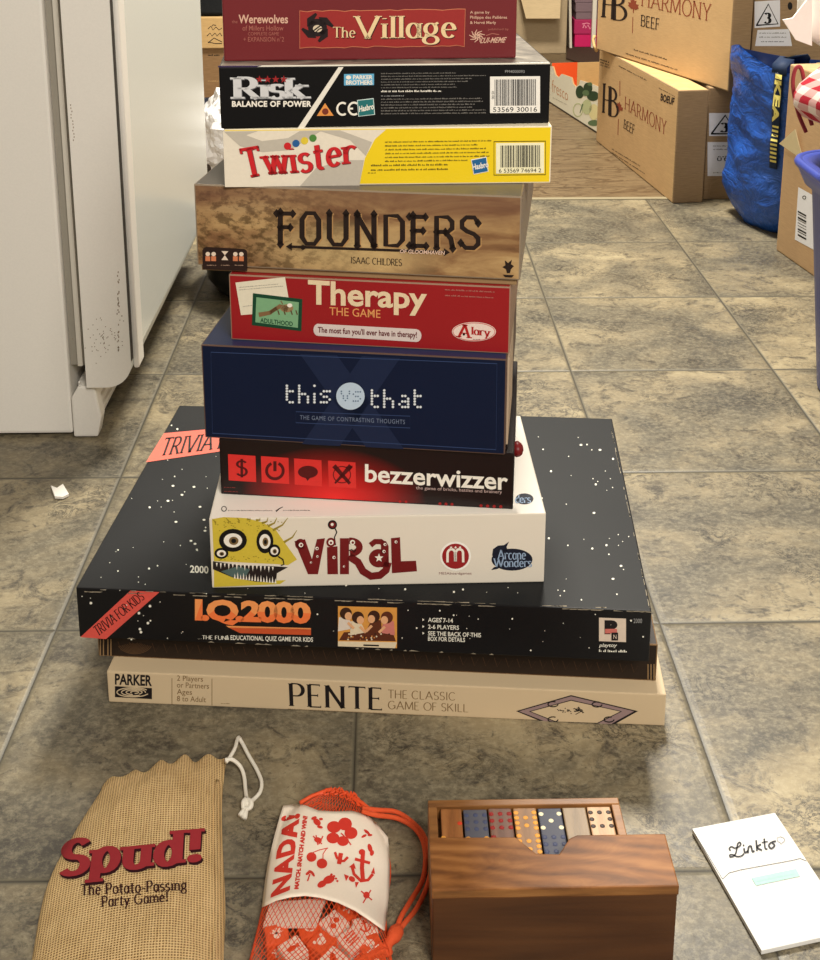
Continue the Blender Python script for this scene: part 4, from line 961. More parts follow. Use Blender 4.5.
# ------------------------------------------------------------------ clutter behind, left of the tower
kraft = cardboard(); kraft_l = cardboard((200, 166, 112), 'light_cardboard'); kraft_shadow = cardboard((128, 98, 66), 'shadowed_cardboard'); kraft_g = cardboard((168, 152, 124), 'grey_cardboard')
def carton(label, A, B, depth, h, mat, z0=0.0, top=None, side=None, name='cardboard_box', cat='box', group=None, flip=False, flaps=True):
    """closed carton whose front runs A -> B along the floor (front faces right of A->B)"""
    A = Vector((A[0], A[1], z0)); B = Vector((B[0], B[1], z0)); U = B - A; W = U.length; U.normalize(); V = Vector((-U.y, U.x, 0))
    c = (A + B) / 2 + V * depth / 2
    t = thing(name, label, cat, (c.x, c.y, z0), atan2(U.y, U.x), group)
    m = MB(); m.frame(A, U * W, V * depth, Vector((0, 0, h)), side or mat, {1: top or mat, 2: mat}); m.build('body', t, .003)
    t_ = dict(root=t, front=Face(A, U, (0, 0, 1)), right=Face(B, V, (0, 0, 1)), top=Face(A + Vector((0, 0, h)), U, V), A=A, B=B, U=U, V=V, W=W, D=depth, h=h)
    if flaps:
        m = MB(); e = Vector((0, 0, h + .0002)); m.frame(A + V * (depth / 2 - .022) + e, U * W, V * .044, Vector((0, 0, .0006)), plain('packing_tape', (188, 160, 112), .25, .5)); m.build('tape', t)
    return t_
a1 = on_y(196, 100, 3.78); z_split = on_y(215, 48, 3.78).z; z_top = on_y(215, 17, 3.78).z
xl, xr = a1.x - .1, on_y(244, 60, 3.78).x
c1 = carton('tan cardboard box on the floor behind the refrigerator, under the box with handwriting', (xl, 3.78), (xr, 3.78), .3, z_split, kraft_shadow)  # darker than the upper box, its shadow put into the cardboard colour
c2 = carton('light cardboard box with black handwriting, seen between refrigerator and maroon game box', (xl - .01, 3.77), (xr + .02, 3.77), .32, z_top - z_split, kraft_l, z_split)
d = Decal(c2['front'])
for pts in ([(208, 29), (211, 26), (213, 30), (216, 27), (219, 30), (222, 28)], [(207, 36), (210, 33), (212, 36), (215, 33), (217, 36), (220, 33), (222, 36)], [(208, 43), (214, 38), (220, 41), (222, 42)], [(208, 42), (215, 43.5), (222, 43.5)], [(212, 26), (213, 24.8), (216, 25.4)]): d.stroke(pts, .8, BK)
d.build('handwriting', c2['root'])
d = Decal(c1['front']); d.greek(208, 53, 219, 57, 1, BK, 0, 1.8, 0, 0); d.greek(208, 80, 221, 82, 1, kraft_l, 0, .8, 0, 0); d.build('print', c1['root'])
m = MB(); bb = plain('black_cloth', (20, 22, 24), .8, .2, .4, 60, .004)
cx = (xl + xr) / 2 + .02
m.grid(lambda u, v: Vector((cx + (.17 - .03 * v) * cos(2 * pi * u) + .01 * noise.noise(Vector((u * 9, v * 5, 1))), 3.91 + (.12 - .02 * v) * sin(2 * pi * u), z_top + .0045 + .16 * v + .006 * noise.noise(Vector((u * 7, v * 9, 4))) * v)), 40, 14, bb, True, True)
m.add([m.v[k] for k in range(14 * 40, 15 * 40)], [tuple(range(40))], bb); m.add([m.v[k] for k in range(40)], [tuple(range(39, -1, -1))], bb)
setp(m.build('cloth_bag', weld=True), 'black cloth bag on top of the box with handwriting', 'bag')
# crumpled white plastic bag and navy folder behind the tower
m = MB(); wp = plain('white_plastic_film', (240, 240, 242), .3, .5, .3, 60, .004)
bm = bmesh.new(); bmesh.ops.create_icosphere(bm, subdivisions=5, radius=1)
vs = []
for v in bm.verts:
    p = v.co.copy(); q = p * 2.6; dsp = 1 + .16 * noise.noise(q) + .12 * abs(noise.noise(q * 2.3)) + .07 * abs(noise.noise(q * 5))
    z = max(p.z, -.75) * .125 * dsp + .096
    vs.append(Vector((-.335 + p.x * .115 * dsp, 2.86 + p.y * .11 * dsp, max(z, .001))))
fs = [[v.index for v in f.verts] for f in bm.faces]; bm.free(); m.add(vs, fs, wp, False)
setp(m.build('plastic_bag'), 'crumpled white plastic bag on the floor between refrigerator and tower', 'bag')
m = MB(); nvb = plain('navy_cloth', (22, 28, 44), .7, .3, .3, 90, .002)
A = on_y(211, 128, 3.2)
m.frame((A.x - .01, 3.17, 0.001), (.22, .03, 0), (-.012, .07, 0), (-.05, 0.03, on_y(217, 103, 3.2).z), nvb)
setp(m.build('shopping_bag', bevel=.006), 'dark navy bag standing behind the crumpled white plastic bag', 'bag')

# ------------------------------------------------------------------ far boxes behind, right of the tower
Y = 4.63
A = on_y(505, 57, Y); B = on_y(566, 57, Y); 
t = thing('cardboard_box', 'grey beige cardboard box with a hanging pale flap, far behind the tower', 'box', ((A.x + B.x) / 2, Y + .2, 0))
m = MB(); hh = .30; m.box((A.x, Y, .0), (B.x, Y + .35, hh), kraft_g); m.build('body', t, .004)
fa = [on_y(518, -16, Y - .06), on_y(563, -16, Y - .06), on_y(560, 18.5, Y - .09), on_y(526, 18.5, Y - .09)]
fa[0].y = fa[1].y = Y - .02
m = MB(); kl2 = cardboard((190, 170, 134), 'pale_cardboard'); th_ = Vector((0, .004, 0))
m.add(fa, [(0, 1, 2, 3)], kl2); m.add([p + th_ for p in fa], [(3, 2, 1, 0)], kl2)
for i in range(4): j = (i + 1) % 4; m.add([fa[i], fa[j], fa[j] + th_, fa[i] + th_], [(0, 1, 2, 3)], kl2)
m.build('flap', t, weld=True)
# dark brown mat
m = MB(); matm = plain('brown_mat', (66, 48, 38), .9, .2, .5, 300, .002)
q = [P(566, 59.5), P(584, 65), P(640, 66), P(640, 40), P(569, 40)]
m.add([p + Vector((0, 0, .0008)) for p in q], [(0, 1, 2, 3, 4)], matm); m.add([p + Vector((0, 0, .006)) for p in q], [(0, 1, 2, 3, 4)], matm)
for i in range(5): j = (i + 1) % 5; m.add([q[i] + Vector((0, 0, .0008)), q[j] + Vector((0, 0, .0008)), q[j] + Vector((0, 0, .006)), q[i] + Vector((0, 0, .006))], [(0, 1, 2, 3)], matm)
setp(m.build('floor_mat', weld=True), 'dark brown mat on the floor under the pink shoe box', 'mat')
A = P(574.5, 47, .006); Y = A.y; B = on_y(612, 47, Y); s1 = on_y(580, 34, Y).z; s2 = on_y(580, 19.5, Y).z
pink = plain('pink_card', (206, 30, 98), .5, .3); pinkd = plain('rose_card', (176, 40, 92), .5, .3)
t = thing('shoe_box', 'bright pink shoe box with darker lid on the brown mat, far back', 'box', ((A.x + B.x) / 2, Y + .1, .006))
m = MB(); m.box((A.x, Y, .0062), (B.x, Y + .2, s1 + .02), pink); m.build('body', t, .002)
m = MB(); m.box((A.x - .004, Y - .004, s1), (B.x + .004, Y + .204, s2), pinkd); ld = m.build('lid', t, .003)
d = Decal(Face((A.x, Y - .004, s1), (1, 0, 0), (0, 0, 1))); pkw = ink((236, 150, 170))
d.stroke([(583, 28), (584, 24), (586, 28), (588, 25), (590, 29), (592, 26), (595, 29)], 1.1, pkw); d.stroke([(582, 24), (587, 23), (590, 24)], .8, pkw); d.build('script_print', ld)
s3 = on_y(580, 3, Y).z
mv = plain('mauve_card', (126, 104, 110), .6, .3)
for k, (za, zb, lb, dx) in enumerate(((s2 + .0005, s3, 'mauve grey box directly on the pink shoe box', .006), (s3 + .0008, s3 + .09, 'upper mauve grey box, two above the pink shoe box', .0))):
    t = thing('shoe_box', lb, 'box', ((A.x + B.x) / 2, Y + .1, za), 0, 'mauve boxes')
    m = MB(); m.box((A.x + dx - .004, Y + .002 * k, za), (B.x - dx, Y + .2, zb - .02), mv); m.build('body', t, .002)
    m = MB(); m.box((A.x + dx - .007, Y - .003, zb - .035), (B.x - dx + .003, Y + .203, zb), mv); m.build('lid', t, .002)
m = MB(); bo = plain('white_board', (220, 212, 196), .6, .3)
A2 = on_y(570.5, 17, Y - .03); m.frame((A2.x, Y - .03, .0065), (.010, 0, 0), (0, .20, 0), (-.012, 0, .26), bo)
setp(m.build('panel', bevel=.001), 'thin pale board leaning between the beige cardboard box and the pink shoe box', 'board')
A3 = on_y(592.3, 20, Y - .03); m = MB(); m.frame((A3.x, Y - .03, .0065), (.016, 0, 0), (0, .02, 0), (0, 0, .34), bo)
setp(m.build('panel', bevel=.001), 'narrow white upright strip in front of the pink and mauve boxes', 'board')

# produce tray
A = P(549, 102.5); B = P(606, 139.5)
U = (B - A); W = U.length; U.normalize(); V = Vector((-U.y, U.x, 0)); dep = .24
t = thing('produce_tray', 'open white produce tray with vegetable print and orange corner on the wood floor', 'tray', ((A + B) / 2 + V * dep / 2), atan2(U.y, U.x))
fw_ = Face(A, U, (0, 0, 1)); tray_w = plain('white_tray_card', (238, 234, 214), .55, .3); th_ = V * .004
prof = [(549, 102.5), (549, 66), (553, 66.5), (555.5, 75), (558.5, 77.5), (561.5, 74), (566, 75.5), (571.5, 77.5), (573, 84), (576, 87), (579, 84.5), (580, 80), (588, 82.5), (597, 86), (606, 89.5), (606, 139.5)]
pw = [onplane(x, y, A, fw_.N) for x, y in prof]; pw[0].z = pw[-1].z = 0.0008
m = MB(); tri = tessellate_polygon([[Vector((x, y, 0)) for x, y in prof]]); m.add(pw, [tuple(f) for f in tri], tray_w); m.add([p + th_ for p in pw], [tuple(f) for f in tri], kraft)
for i in range(len(pw)): j = (i + 1) % len(pw); m.add([pw[i], pw[j], pw[j] + th_, pw[i] + th_], [(0, 1, 2, 3)], kraft)
fr = m.build('front_wall', t, weld=True)
Bk = A + V * dep; Bk_y = (Bk + U * W * .55).y; hb = on_y(575, 64, A.y).z
m = MB(); m.frame(Bk + Vector((0, 0, .0008)), U * W, V * .004, Vector((0, 0, hb)), kraft_l); m.build('back_wall', t)
m = MB(); m.frame(A + V * .004 + Vector((0, 0, .0008)), U * W, V * (dep - .004), Vector((0, 0, .004)), kraft); m.build('base', t)
orange = plain('orange_print_card', (226, 84, 36), .55, .3)
m = MB(); m.frame(A + V * .0045 + U * .001 + Vector((0, 0, .006)), U * .004, V * (dep - .005), Vector((0, 0, hb - .004)), kraft_l); m.build('far_wall', t)
m = MB(); m.frame(A + V * .0047 + U * .0055 + Vector((0, 0, .01)), U * .0012, V * .082, Vector((0, 0, hb - .006)), orange); m.build('orange_panel', t)
m = MB(); m.frame(B - U * .004 + V * .0045 + Vector((0, 0, .006)), U * .004, V * (dep - .005), Vector((0, 0, .10)), kraft); m.build('right_wall', t)
d = Decal(fw_); gl = ink((206, 150, 110)); g1 = ink((44, 72, 48)); g2 = ink((96, 124, 88)); g3 = ink((200, 208, 160))
d.text(tgeo('fresco', -.01), ((552, 79), (568, 90), (568, 101), (552, 91.5)), gl, 1); d.greek(553, 97, 567, 98.5, 1, ink((150, 140, 120)), 1, .7, 7, 0); d.build('lettering', fr)
d = Decal(fw_); d.disc(580, 92, 4.2, g1, 1, 6.5); d.disc(588, 88, 4.5, g1, 1, 5.5); d.disc(586, 93, 3.5, g2, 2, 3); d.disc(593, 96, 6, g1, 1, 5); d.disc(590, 84, 2.5, g2, 2, 1.8)
d.ring(578, 110, 4.6, 1.0, g3, 1, 20, 0, 360, 6.5); d.disc(587, 107, 5, g3, 1, 7.5); d.taper([(583, 104), (580, 113)], 1.5, .6, g2, 2); d.disc(594, 112, 5, ink((236, 226, 170)), 1, 8); d.disc(594, 123, 6, g2, 1, 3)
d.build('vegetable_print', fr)
d = Decal(fw_); d.poly([(549, 101), (606, 137.4), (606, 139.3), (549, 102.4)], ink((60, 50, 40)), 1); d.build('base_line', fr)

# ------------------------------------------------------------------ beef cartons
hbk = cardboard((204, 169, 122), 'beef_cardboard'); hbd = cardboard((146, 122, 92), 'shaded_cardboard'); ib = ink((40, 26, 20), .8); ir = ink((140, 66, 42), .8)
lab = plain('label_paper', (222, 222, 226), .5, .3)
def leaf(d, x, y, s, m_, ly=1, k=0.0):
    pts = [(0, -1), (.25, -.55), (.5, -.65), (.45, -.2), (.9, -.2), (.75, .1), (.9, .25), (.35, .55), (.1, .5), (.06, 1), (-.06, 1), (-.1, .5), (-.35, .55), (-.9, .25), (-.75, .1), (-.9, -.2), (-.45, -.2), (-.5, -.65), (-.25, -.55)]
    d.poly([(x + a * s * .75, y + b * s + a * s * k) for a, b in pts], m_, ly)
def brandmark(d, x, y, w, h, k, m_):
    """the joined H and B monogram"""
    f = lambda u, v: (x + u * w, y + v * h + k * u * w)
    wf = lambda a, b_: max(1.0, w * .10 * abs(b_) + .7)
    for pl in ([(.12, 0), (.06, .95)], [(.46, .06), (.42, 1.0)], [(.02, .52), (.46, .50)], [(.52, .05), (.5, 1.02)], [(.5, .05)] + [(.62 + .24 * cos(radians(a)), .26 + .2 * sin(radians(a))) for a in range(-80, 91, 20)] + [(.5, .48)], [(.5, .5)] + [(.64 + .32 * cos(radians(a)), .74 + .26 * sin(radians(a))) for a in range(-80, 91, 20)] + [(.5, 1.0)]):
        d.stroke([f(u, v) for u, v in pl], wf, m_, 1)
    for u, v in ((.12, 0), (.06, .95), (.46, .04)): a = f(u, v); d.poly([(a[0] - w * .1, a[1] - .8), (a[0] + w * .1, a[1] - .6), (a[0] + w * .1, a[1] + .6), (a[0] - w * .1, a[1] + .4)], m_, 1)
LA = P(596, 141); LB = P(672.5, 203.5); hl = .257
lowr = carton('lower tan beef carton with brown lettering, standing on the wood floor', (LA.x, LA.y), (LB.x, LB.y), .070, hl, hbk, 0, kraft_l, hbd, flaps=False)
d = Decal(lowr['front'])
brandmark(d, 602.5, 83.5, 16, 30, .30, ib)
d.build('monogram', lowr['root']); d = Decal(lowr['front']); leaf(d, 619.5, 107, 5.5, ir, 1, .4); d.build('leaf_mark', lowr['root'])
d = Decal(lowr['front'])
d.text(sgeo('HARMONY', .1, .05, .06, .04, .1), ((625, 96), (667, 121), (666.5, 136), (624.5, 109)), ir, 1); d.text(sgeo('BEEF', .13, .07, .06, .05, .06), ((624, 119), (635, 125), (634, 135), (623.5, 128)), ib, 1)
for a, b_ in (((620, 81), (620, 96)), ((618.5, 119), (618, 135))): d.stroke([a, b_], .7, ir, 1)
d.text(tgeo('BOEUF', .03), ((661, 93), (675, 98), (673.5, 105.5), (660.5, 100.5)), ib, 1); d.greek(659, 86.5, 675, 89.5, 1, ib, 1, .9, 8.5, 0)
d.build('lettering', lowr['root']); d = Decal(lowr['front'])
d.greek(619, 65, 646, 67, 1, ib, 1, 1.2, 14, 0); d.greek(612, 147, 640, 151, 1, ib, 1, 1.2, 17, 0); d.greek(612, 150.5, 645, 155, 1, ib, 1, 1.2, 21, 0); d.greek(600, 58, 609, 66, 3, ib, 1, 1.6, 3, 0)
d.build('fine_print', lowr['root'])
UA = P(596, 49, hl + .002); UB = P(728, 91.5, hl + .002)
hu = .26
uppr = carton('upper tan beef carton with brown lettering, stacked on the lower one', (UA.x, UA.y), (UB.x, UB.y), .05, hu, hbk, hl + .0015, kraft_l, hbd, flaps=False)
d = Decal(uppr['front']); brandmark(d, 602, -11, 25, 29, .14, ib); d.build('monogram', uppr['root'])
d = Decal(uppr['front']); leaf(d, 633.5, 5, 8, ir, 1, .2); d.build('leaf_mark', uppr['root'])
d = Decal(uppr['front']); d.text(sgeo('HARMONY', .1, .05, .06, .04, .1), ((642, -10), (712, 4), (711, 22), (641, 6)), ir, 1); d.text(sgeo('BEEF', .13, .07, .06, .05, .06), ((641, 14.5), (659.5, 18.5), (659, 30.5), (640.5, 26)), ib, 1); d.stroke([(633, 17), (632.5, 33)], .7, ir, 1); d.build('lettering', uppr['root'])
d = Decal(uppr['front']); d.greek(634, 48, 667, 51, 1, ib, 1, 1.5, 10, 0); d.greek(626, 52, 678, 55, 1, ib, 1, 1.5, 16.5, 0); d.build('fine_print', uppr['root'])
# torn corner of the upper carton
m = MB(); q = on_y(597, 44, UA.y + .02); pts = [P(598, 51, hl + .006), P(595.5, 46, hl + .02), on_y(594.5, 40, UA.y), on_y(596, 35, UA.y)]
m.tube([p + Vector((-.004, -.004, 0)) for p in pts], .004, kraft_l, 6); m.build('torn_edge', uppr['root'])
def warn(fc, x0, y0, x1, y1, root, sl=0.0, full=True):
    d = Decal(fc); d.rect(x0, y0, x1, y1, lab, 1, sl); w = x1 - x0; h = y1 - y0
    d.stroke([(x0 + w * .08, y1 - h * .1 + sl * .08), (x0 + w * .54, y0 + h * .1), (x1 - w * .08, y1 - h * .1 + sl), (x0 + w * .06, y1 - h * .1)], w * .06, BK, 2)
    d.text(sgeo('3', .28, .1, 0), ((x0 + w * .36, y0 + h * .42), (x0 + w * .68, y0 + h * .42), (x0 + w * .66, y1 - h * .16), (x0 + w * .36, y1 - h * .16)), BK, 2); d.build('warning_label', root)
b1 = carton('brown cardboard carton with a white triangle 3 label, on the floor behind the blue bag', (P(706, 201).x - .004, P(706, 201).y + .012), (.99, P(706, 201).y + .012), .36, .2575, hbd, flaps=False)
warn(b1['front'], 709, 113, 739, 136, b1['root'])
d = Decal(b1['front']); d.rect(707.5, 142, 740, 176, lab, 1); d.greek(713, 144, 738, 151, 2, DIM, 2, 1.3, 0, .1); d.greek(718, 155, 738, 158, 1, BK, 2, 1.6, 0, 0); d.line(tgeo('U 0000', .03), 717, 157.5, 738, 161, BK, 2); d.greek(713, 171, 738, 174, 1, DIM, 2, 1.1, 0, 0); d.stroke([(724, 169), (728, 161), (732, 169), (724, 169)], .9, BK, 2); d.build('address_label', b1['root'])
d = Decal(b1['front']); d.stroke([(709, 195), (711, 184), (718, 179.5), (740, 178)], 1.0, ink((160, 132, 96)), 1); d.build('perforated_handle', b1['root'])
yb = UB.y + .024
b2 = carton('brown cardboard carton with a white triangle 3 label, above the blue bag', (UB.x + .052, yb), (1.1, yb), .36, hu, hbd, .2585, flaps=False)
# the carton rests on the lower one
warn(b2['front'], 754.5, 1.5, 780, 28, b2['root'], -1.5)
d = Decal(b2['front']); d.poly([(757.5, 30), (789, 29), (792, 46), (755, 46)], lab, 1); d.greek(759, 31, 787, 39, 2, DIM, 2, 1.2, 0, .05); d.greek(761, 40, 784, 43, 1, BK, 2, 1.1, 0, 0); d.disc(790, 6, 2.4, BK, 1, 4); d.build('address_label', b2['root'])
#m = MB(); m.frame(Vector((UB.x + .0045, UB.y + .004, hl + .004)), Vector((.013, 0, 0)), Vector((0, .05, 0)), Vector((0, 0, hu - .006)), cardboard((172, 138, 98), 'edge_cardboard')); m.build('side_flap', uppr['root'])

# ------------------------------------------------------------------ blue shopping bag
def bluebag():
    t_ = NT('blue_woven_plastic'); v = t_.coord()
    n = t_.noise(v, 30, 6, .6, .4); n2 = t_.noise(t_.coord(scale=(1, 1, 1.6), rot=(.5, .3, 0)), 17, 5, .55, 1.0)
    t_.col(t_.mix(n, lin((14, 60, 142)), lin((34, 94, 188)))); t_.rough(.42, .5)
    h = t_.math('ADD', t_.math('MULTIPLY', n, .7), t_.math('MULTIPLY', t_.math('ABSOLUTE', t_.math('SUBTRACT', n2, .5)), 4.0))
    t_.bump(h, .6, .006); return t_.m
blu = bluebag()
t = thing('shopping_bag', 'crinkled blue woven shopping bag with patterned straps standing beside the beef cartons', 'bag', (.83, 2.43, 0))
foot = [(.747, 2.538), (.735, 2.475), (.752, 2.385), (.795, 2.325), (.86, 2.335), (.925, 2.40), (.925, 2.495), (.86, 2.54)]
fc = Vector((.83, 2.44, 0))
def bag_ring(u):
    f_ = u * 240; i_ = int(f_); a_ = f_ - i_; return _ring[i_ % 240] * (1 - a_) + _ring[(i_ + 1) % 240] * a_
def _bag_raw(u):
    n = len(foot); f = u * n; i = int(f) % n; a = f - int(f)
    p0, p1, p2, p3 = (Vector((*foot[(i + k - 1) % n], 0)) for k in range(4))
    return .5 * ((2 * p1) + (p2 - p0) * a + (2 * p0 - 5 * p1 + 4 * p2 - p3) * a * a + (3 * p1 - p0 - 3 * p2 + p3) * a ** 3)
_pts = [_bag_raw(k / 800) for k in range(800)]; _len = [0]
for k in range(800): _len.append(_len[-1] + (_pts[(k + 1) % 800] - _pts[k]).length)
_ring = []; _j = 0
for k in range(240):
    while _len[_j + 1] < _len[-1] * k / 240: _j += 1
    _ring.append(_pts[_j])
BH = .362
def bag_pt(u, v, inset=0.0):
    p = bag_ring(u); d_ = p - fc
    s_ = 1 - .30 * max(0, (.22 - v) / .22) ** 2 + .03 * sin(v * 7 + u * 5) - inset
    q = Vector((p.x * 5, p.y * 5, v * 3)); wr = .009 * noise.noise(q * 2.6) + .005 * abs(noise.noise(q * 6.5))
    if v > .96: wr *= .4
    p = fc + d_ * s_ + d_.normalized() * wr
    zt = BH + .012 * sin(2 * pi * (u + .1)) - (.02 * max(0, sin(2 * pi * u * 1 + 2.6)))
    zt -= .026 * min(1, max(0, (2.47 - p.y) / .12)); p.z = .0005 + v * zt; return p
m = MB(); m.grid(bag_pt, 96, 60, blu, True, True); m.grid(lambda u, v: bag_pt(u, 1 - v * .9, .022), 96, 54, plain('blue_lining', (14, 44, 104), .5), True, True)
k0 = len(m.v); bo_ = [m.v[i] for i in range(96)]; m.add(bo_, [tuple(range(95, -1, -1))], blu)
bo2 = [bag_pt(i / 96, .1, .022) for i in range(96)]; m.add(bo2, [tuple(range(96))], blu)
m.build('body', t, weld=True)
m = MB()   # hem band
m.grid(lambda u, v: bag_pt(u, .86 + .135 * v) + (bag_ring(u) - fc).normalized() * .0018, 96, 4, blu, True, True); m.build('hem', t)
navy_s = plain('navy_webbing', (22, 40, 70), .7, .3); yls = ink((226, 214, 120), .7)
# front strap: a webbing strip on the near side, looping over the rim
us = None; best = 9
for k in range(400):
    q = bag_pt(k / 400, .8); 
    if q.y < 2.43:
        dx, dy, dz = q - CAM; px_ = 410 + F * (q - CAM).dot(RT) / (q - CAM).dot(FW)
        if abs(px_ - 777) < best: best = abs(px_ - 777); us = k / 400
def strap_pt(a, v, lift=.003):
    b_ = bag_pt(us + a, v); return b_ + (bag_ring(us + a) - fc).normalized() * (.0035 + lift)
m = MB(); du = .0125
m.grid(lambda u, v: strap_pt((u - .5) * 2 * du, .42 + .57 * v), 4, 24, navy_s)
top_c = bag_pt(us, 1.0); out = (bag_ring(us) - fc).normalized(); tng = (bag_pt(us + du, 1) - bag_pt(us - du, 1)).normalized()
lp = [strap_pt(0, .985), top_c + out * .006 + Vector((0, 0, .012)), top_c + Vector((.02, .02, .024)), top_c + Vector((.055, .05, .022)), top_c + Vector((.075, .09, .008)), top_c + Vector((.08, .12, -.02))]
for i in range(len(lp) - 1):
    w_ = Vector((.012, -.012, .006)) if i > 1 else tng * .017
    m.add([lp[i] - w_, lp[i] + w_, lp[i + 1] + w_, lp[i + 1] - w_], [(0, 1, 2, 3)], navy_s, True)
st_ = m.build('strap', t, weld=True)
md = st_.modifiers.new('thickness', 'SOLIDIFY'); md.thickness = .002
m = MB(); g = tgeo('IKEA', .05); vs, fs, _ = g
for rep, (v0, v1) in enumerate(((.985, .70), (.48, .30))):
    if rep == 0:
        out_ = [strap_pt((vy - .5) * 2 * du * .8, v1 + (1 - ux) * (v0 - v1) - 0.0, .0045) for ux, vy in vs]; m.add(out_, fs, yls)
m.build('strap_lettering', st_); m = MB()
for k in range(9):
    va = .68 - k * .026
    m.add([strap_pt(-du * .8, va, .0045), strap_pt(du * .8, va, .0045), strap_pt(du * .8, va - .013, .0045), strap_pt(-du * .8, va - .013, .0045)], [(0, 1, 2, 3)], yls)
m.build('strap_stripe_print', st_); m = MB()
for k in range(3):
    p0 = lp[2] + (lp[3] - lp[2]) * (k * .36) + Vector((-.002, -.003, .002)); w_ = Vector((.012, -.012, .006))
    m.add([p0 - w_, p0 + w_, p0 + w_ * .4 + (lp[3] - lp[2]) * .2, p0 - w_ * .8 + (lp[3] - lp[2]) * .24], [(0, 1, 2, 3)], yls)
m.build('strap_pattern', st_)

# ------------------------------------------------------------------ small carton in front of the bag
CA = P(776, 250); CB = P(818, 279.5)
cb = carton('plain cardboard box with a white barcode label, between the blue bag and the blue bin', (CA.x, CA.y), (CB.x, CB.y), .15, .372, cardboard((182, 150, 112), 'tan_cardboard'))
d = Decal(cb['front']); d.poly([(798.5, 187), (818, 198), (818, 252), (795, 239.5)], lab, 1); d.ring(804.5, 197.5, 1.6, .8, BK, 2, 12)
for k, w_ in enumerate((2.4, 1.2, 2.8, .9, 1.0, .9, 2.4, 1.2, 2.6)): yy = 210.5 + k * 2.9; d.poly([(798, yy), (806.5, yy + 4.6), (806.5, yy + 4.6 + w_ * .7), (798, yy + w_ * .7)], BK, 2)
d.build('barcode_label', cb['root'])
m = MB(); fcb = cb['front']; q = [onplane(x, y, fcb.O, fcb.N) + fcb.N * e for x, y, e in ((781, 143.5, .004), (801, 129, .012), (804, 160, .002))]
m.add(q, [(0, 1, 2)], plain('cream_paper', (238, 222, 180), .6)); m.add([p + fcb.N * -.001 for p in q], [(2, 1, 0)], plain('cream_paper', (238, 222, 180), .6))
for i in range(3): j = (i + 1) % 3; m.add([q[i], q[j], q[j] - fcb.N * .001, q[i] - fcb.N * .001], [(0, 1, 2, 3)], plain('cream_paper', (238, 222, 180), .6))
m.build('paper_flap', cb['root'], weld=True)

# ------------------------------------------------------------------ blue bin with cloths
bin_m = plain('blue_bin_plastic', (62, 78, 170), .35, .5, .03, 120)
t = thing('storage_bin', 'blue plastic bin holding a red checked cloth', 'bin', (.80, 1.47, 0))
def rrect(cx, cy, a, b_, rad, n=8):
    pts = []
    for (sx, sy, a0) in ((1, 1, 0), (-1, 1, 90), (-1, -1, 180), (1, -1, 270)):
        for k in range(n + 1): q = radians(a0 + 90 * k / n); pts.append((cx + sx * (a - rad) + rad * cos(q), cy + sy * (b_ - rad) + rad * sin(q)))
    return pts
BX, BY = .812, 1.455; HB_ = .335
rings = [(0, .180, .215), (.004, .185, .220), (HB_ - .035, .205, .252), (HB_ - .034, .213, .260), (HB_ - .006, .224, .271), (HB_, .220, .267), (HB_, .208, .255), (HB_ - .03, .203, .250), (.012, .180, .215)]
m = MB(); vs = []; nn = 36
for z, a, b_ in rings: vs += [Vector((x, y, z + .0003)) for x, y in rrect(BX, BY, a, b_, .06)]
fs = [(i * nn + k, i * nn + (k + 1) % nn, (i + 1) * nn + (k + 1) % nn, (i + 1) * nn + k) for i in range(len(rings) - 1) for k in range(nn)]
fs += [tuple(range(nn - 1, -1, -1)), tuple((len(rings) - 1) * nn + k for k in range(nn))]
m.add(vs, fs, bin_m, False); o = m.build('body', t)
m = MB(); lip = rrect(BX, BY, .221, .268, .06); m.tube([Vector((x, y, HB_ - .004)) for x, y in lip], .0065, bin_m, 8, True); m.build('rim', t)
for p in o.data.polygons: p.use_smooth = len(p.vertices) == 4
def plaid():
    t_ = NT('red_white_check_cloth'); tc = t_.n('ShaderNodeTexCoord'); sp = t_.n('ShaderNodeSeparateXYZ'); t_.l(tc.outputs['UV'], sp.inputs[0])
    a = t_.math('GREATER_THAN', t_.math('FRACT', t_.math('MULTIPLY', sp.outputs[0], 9)), .5); b_ = t_.math('GREATER_THAN', t_.math('FRACT', t_.math('MULTIPLY', sp.outputs[1], 11)), .5)
    c = t_.mix(t_.math('MULTIPLY', t_.math('ADD', a, b_), .5), lin((236, 220, 212)), lin((176, 34, 52)))
    t_.col(c); t_.rough(.85, .2); t_.bump(t_.noise(t_.coord(), 500, 2), .3, .001); return t_.m
cl_m = plaid()
def heap(u, v):
    a = 2 * pi * u; top = on_y(816, 34, 1.5).z; z = .06 + (top - .06) * v
    e = min(1, max(0, (v - .68) / .09)); e = e * e * (3 - 2 * e)
    r_ = .135 + .028 * e
    if v > .82: r_ *= max(0, (1 - v) / .18) ** .45
    q = Vector((cos(a) * 1.6 + 3, sin(a) * 1.6, v * 2.4)); k = 1 + .09 * noise.noise(q) + .05 * noise.noise(q * 2.7) + .02 * cos(a * 9)
    return Vector((.768 - .058 * e + r_ * k * cos(a), 1.515 + .02 * e + r_ * .85 * k * sin(a), z))
m = MB(); m.grid(heap, 64, 36, cl_m, True, True); m.add([heap(i / 64, 0) for i in range(64)], [tuple(range(63, -1, -1))], cl_m)
o = m.build('kitchen_cloth', weld=True); uvl = o.data.uv_layers.new(name='weave')
for l in o.data.loops:
    p = o.data.vertices[l.vertex_index].co; uvl.data[l.index].uv = (p.x * 4.2 + p.y * 3.2, p.z * 4.4)
setp(o, 'red and white checked cloth heaped in the blue bin', 'cloth')
m = MB(); lpn = loop([on_y(x, y, 1.61) for x, y in ((806, 132), (798, 112), (793, 86), (795, 70), (800, 67), (803.5, 78), (806, 104), (812, 125))])
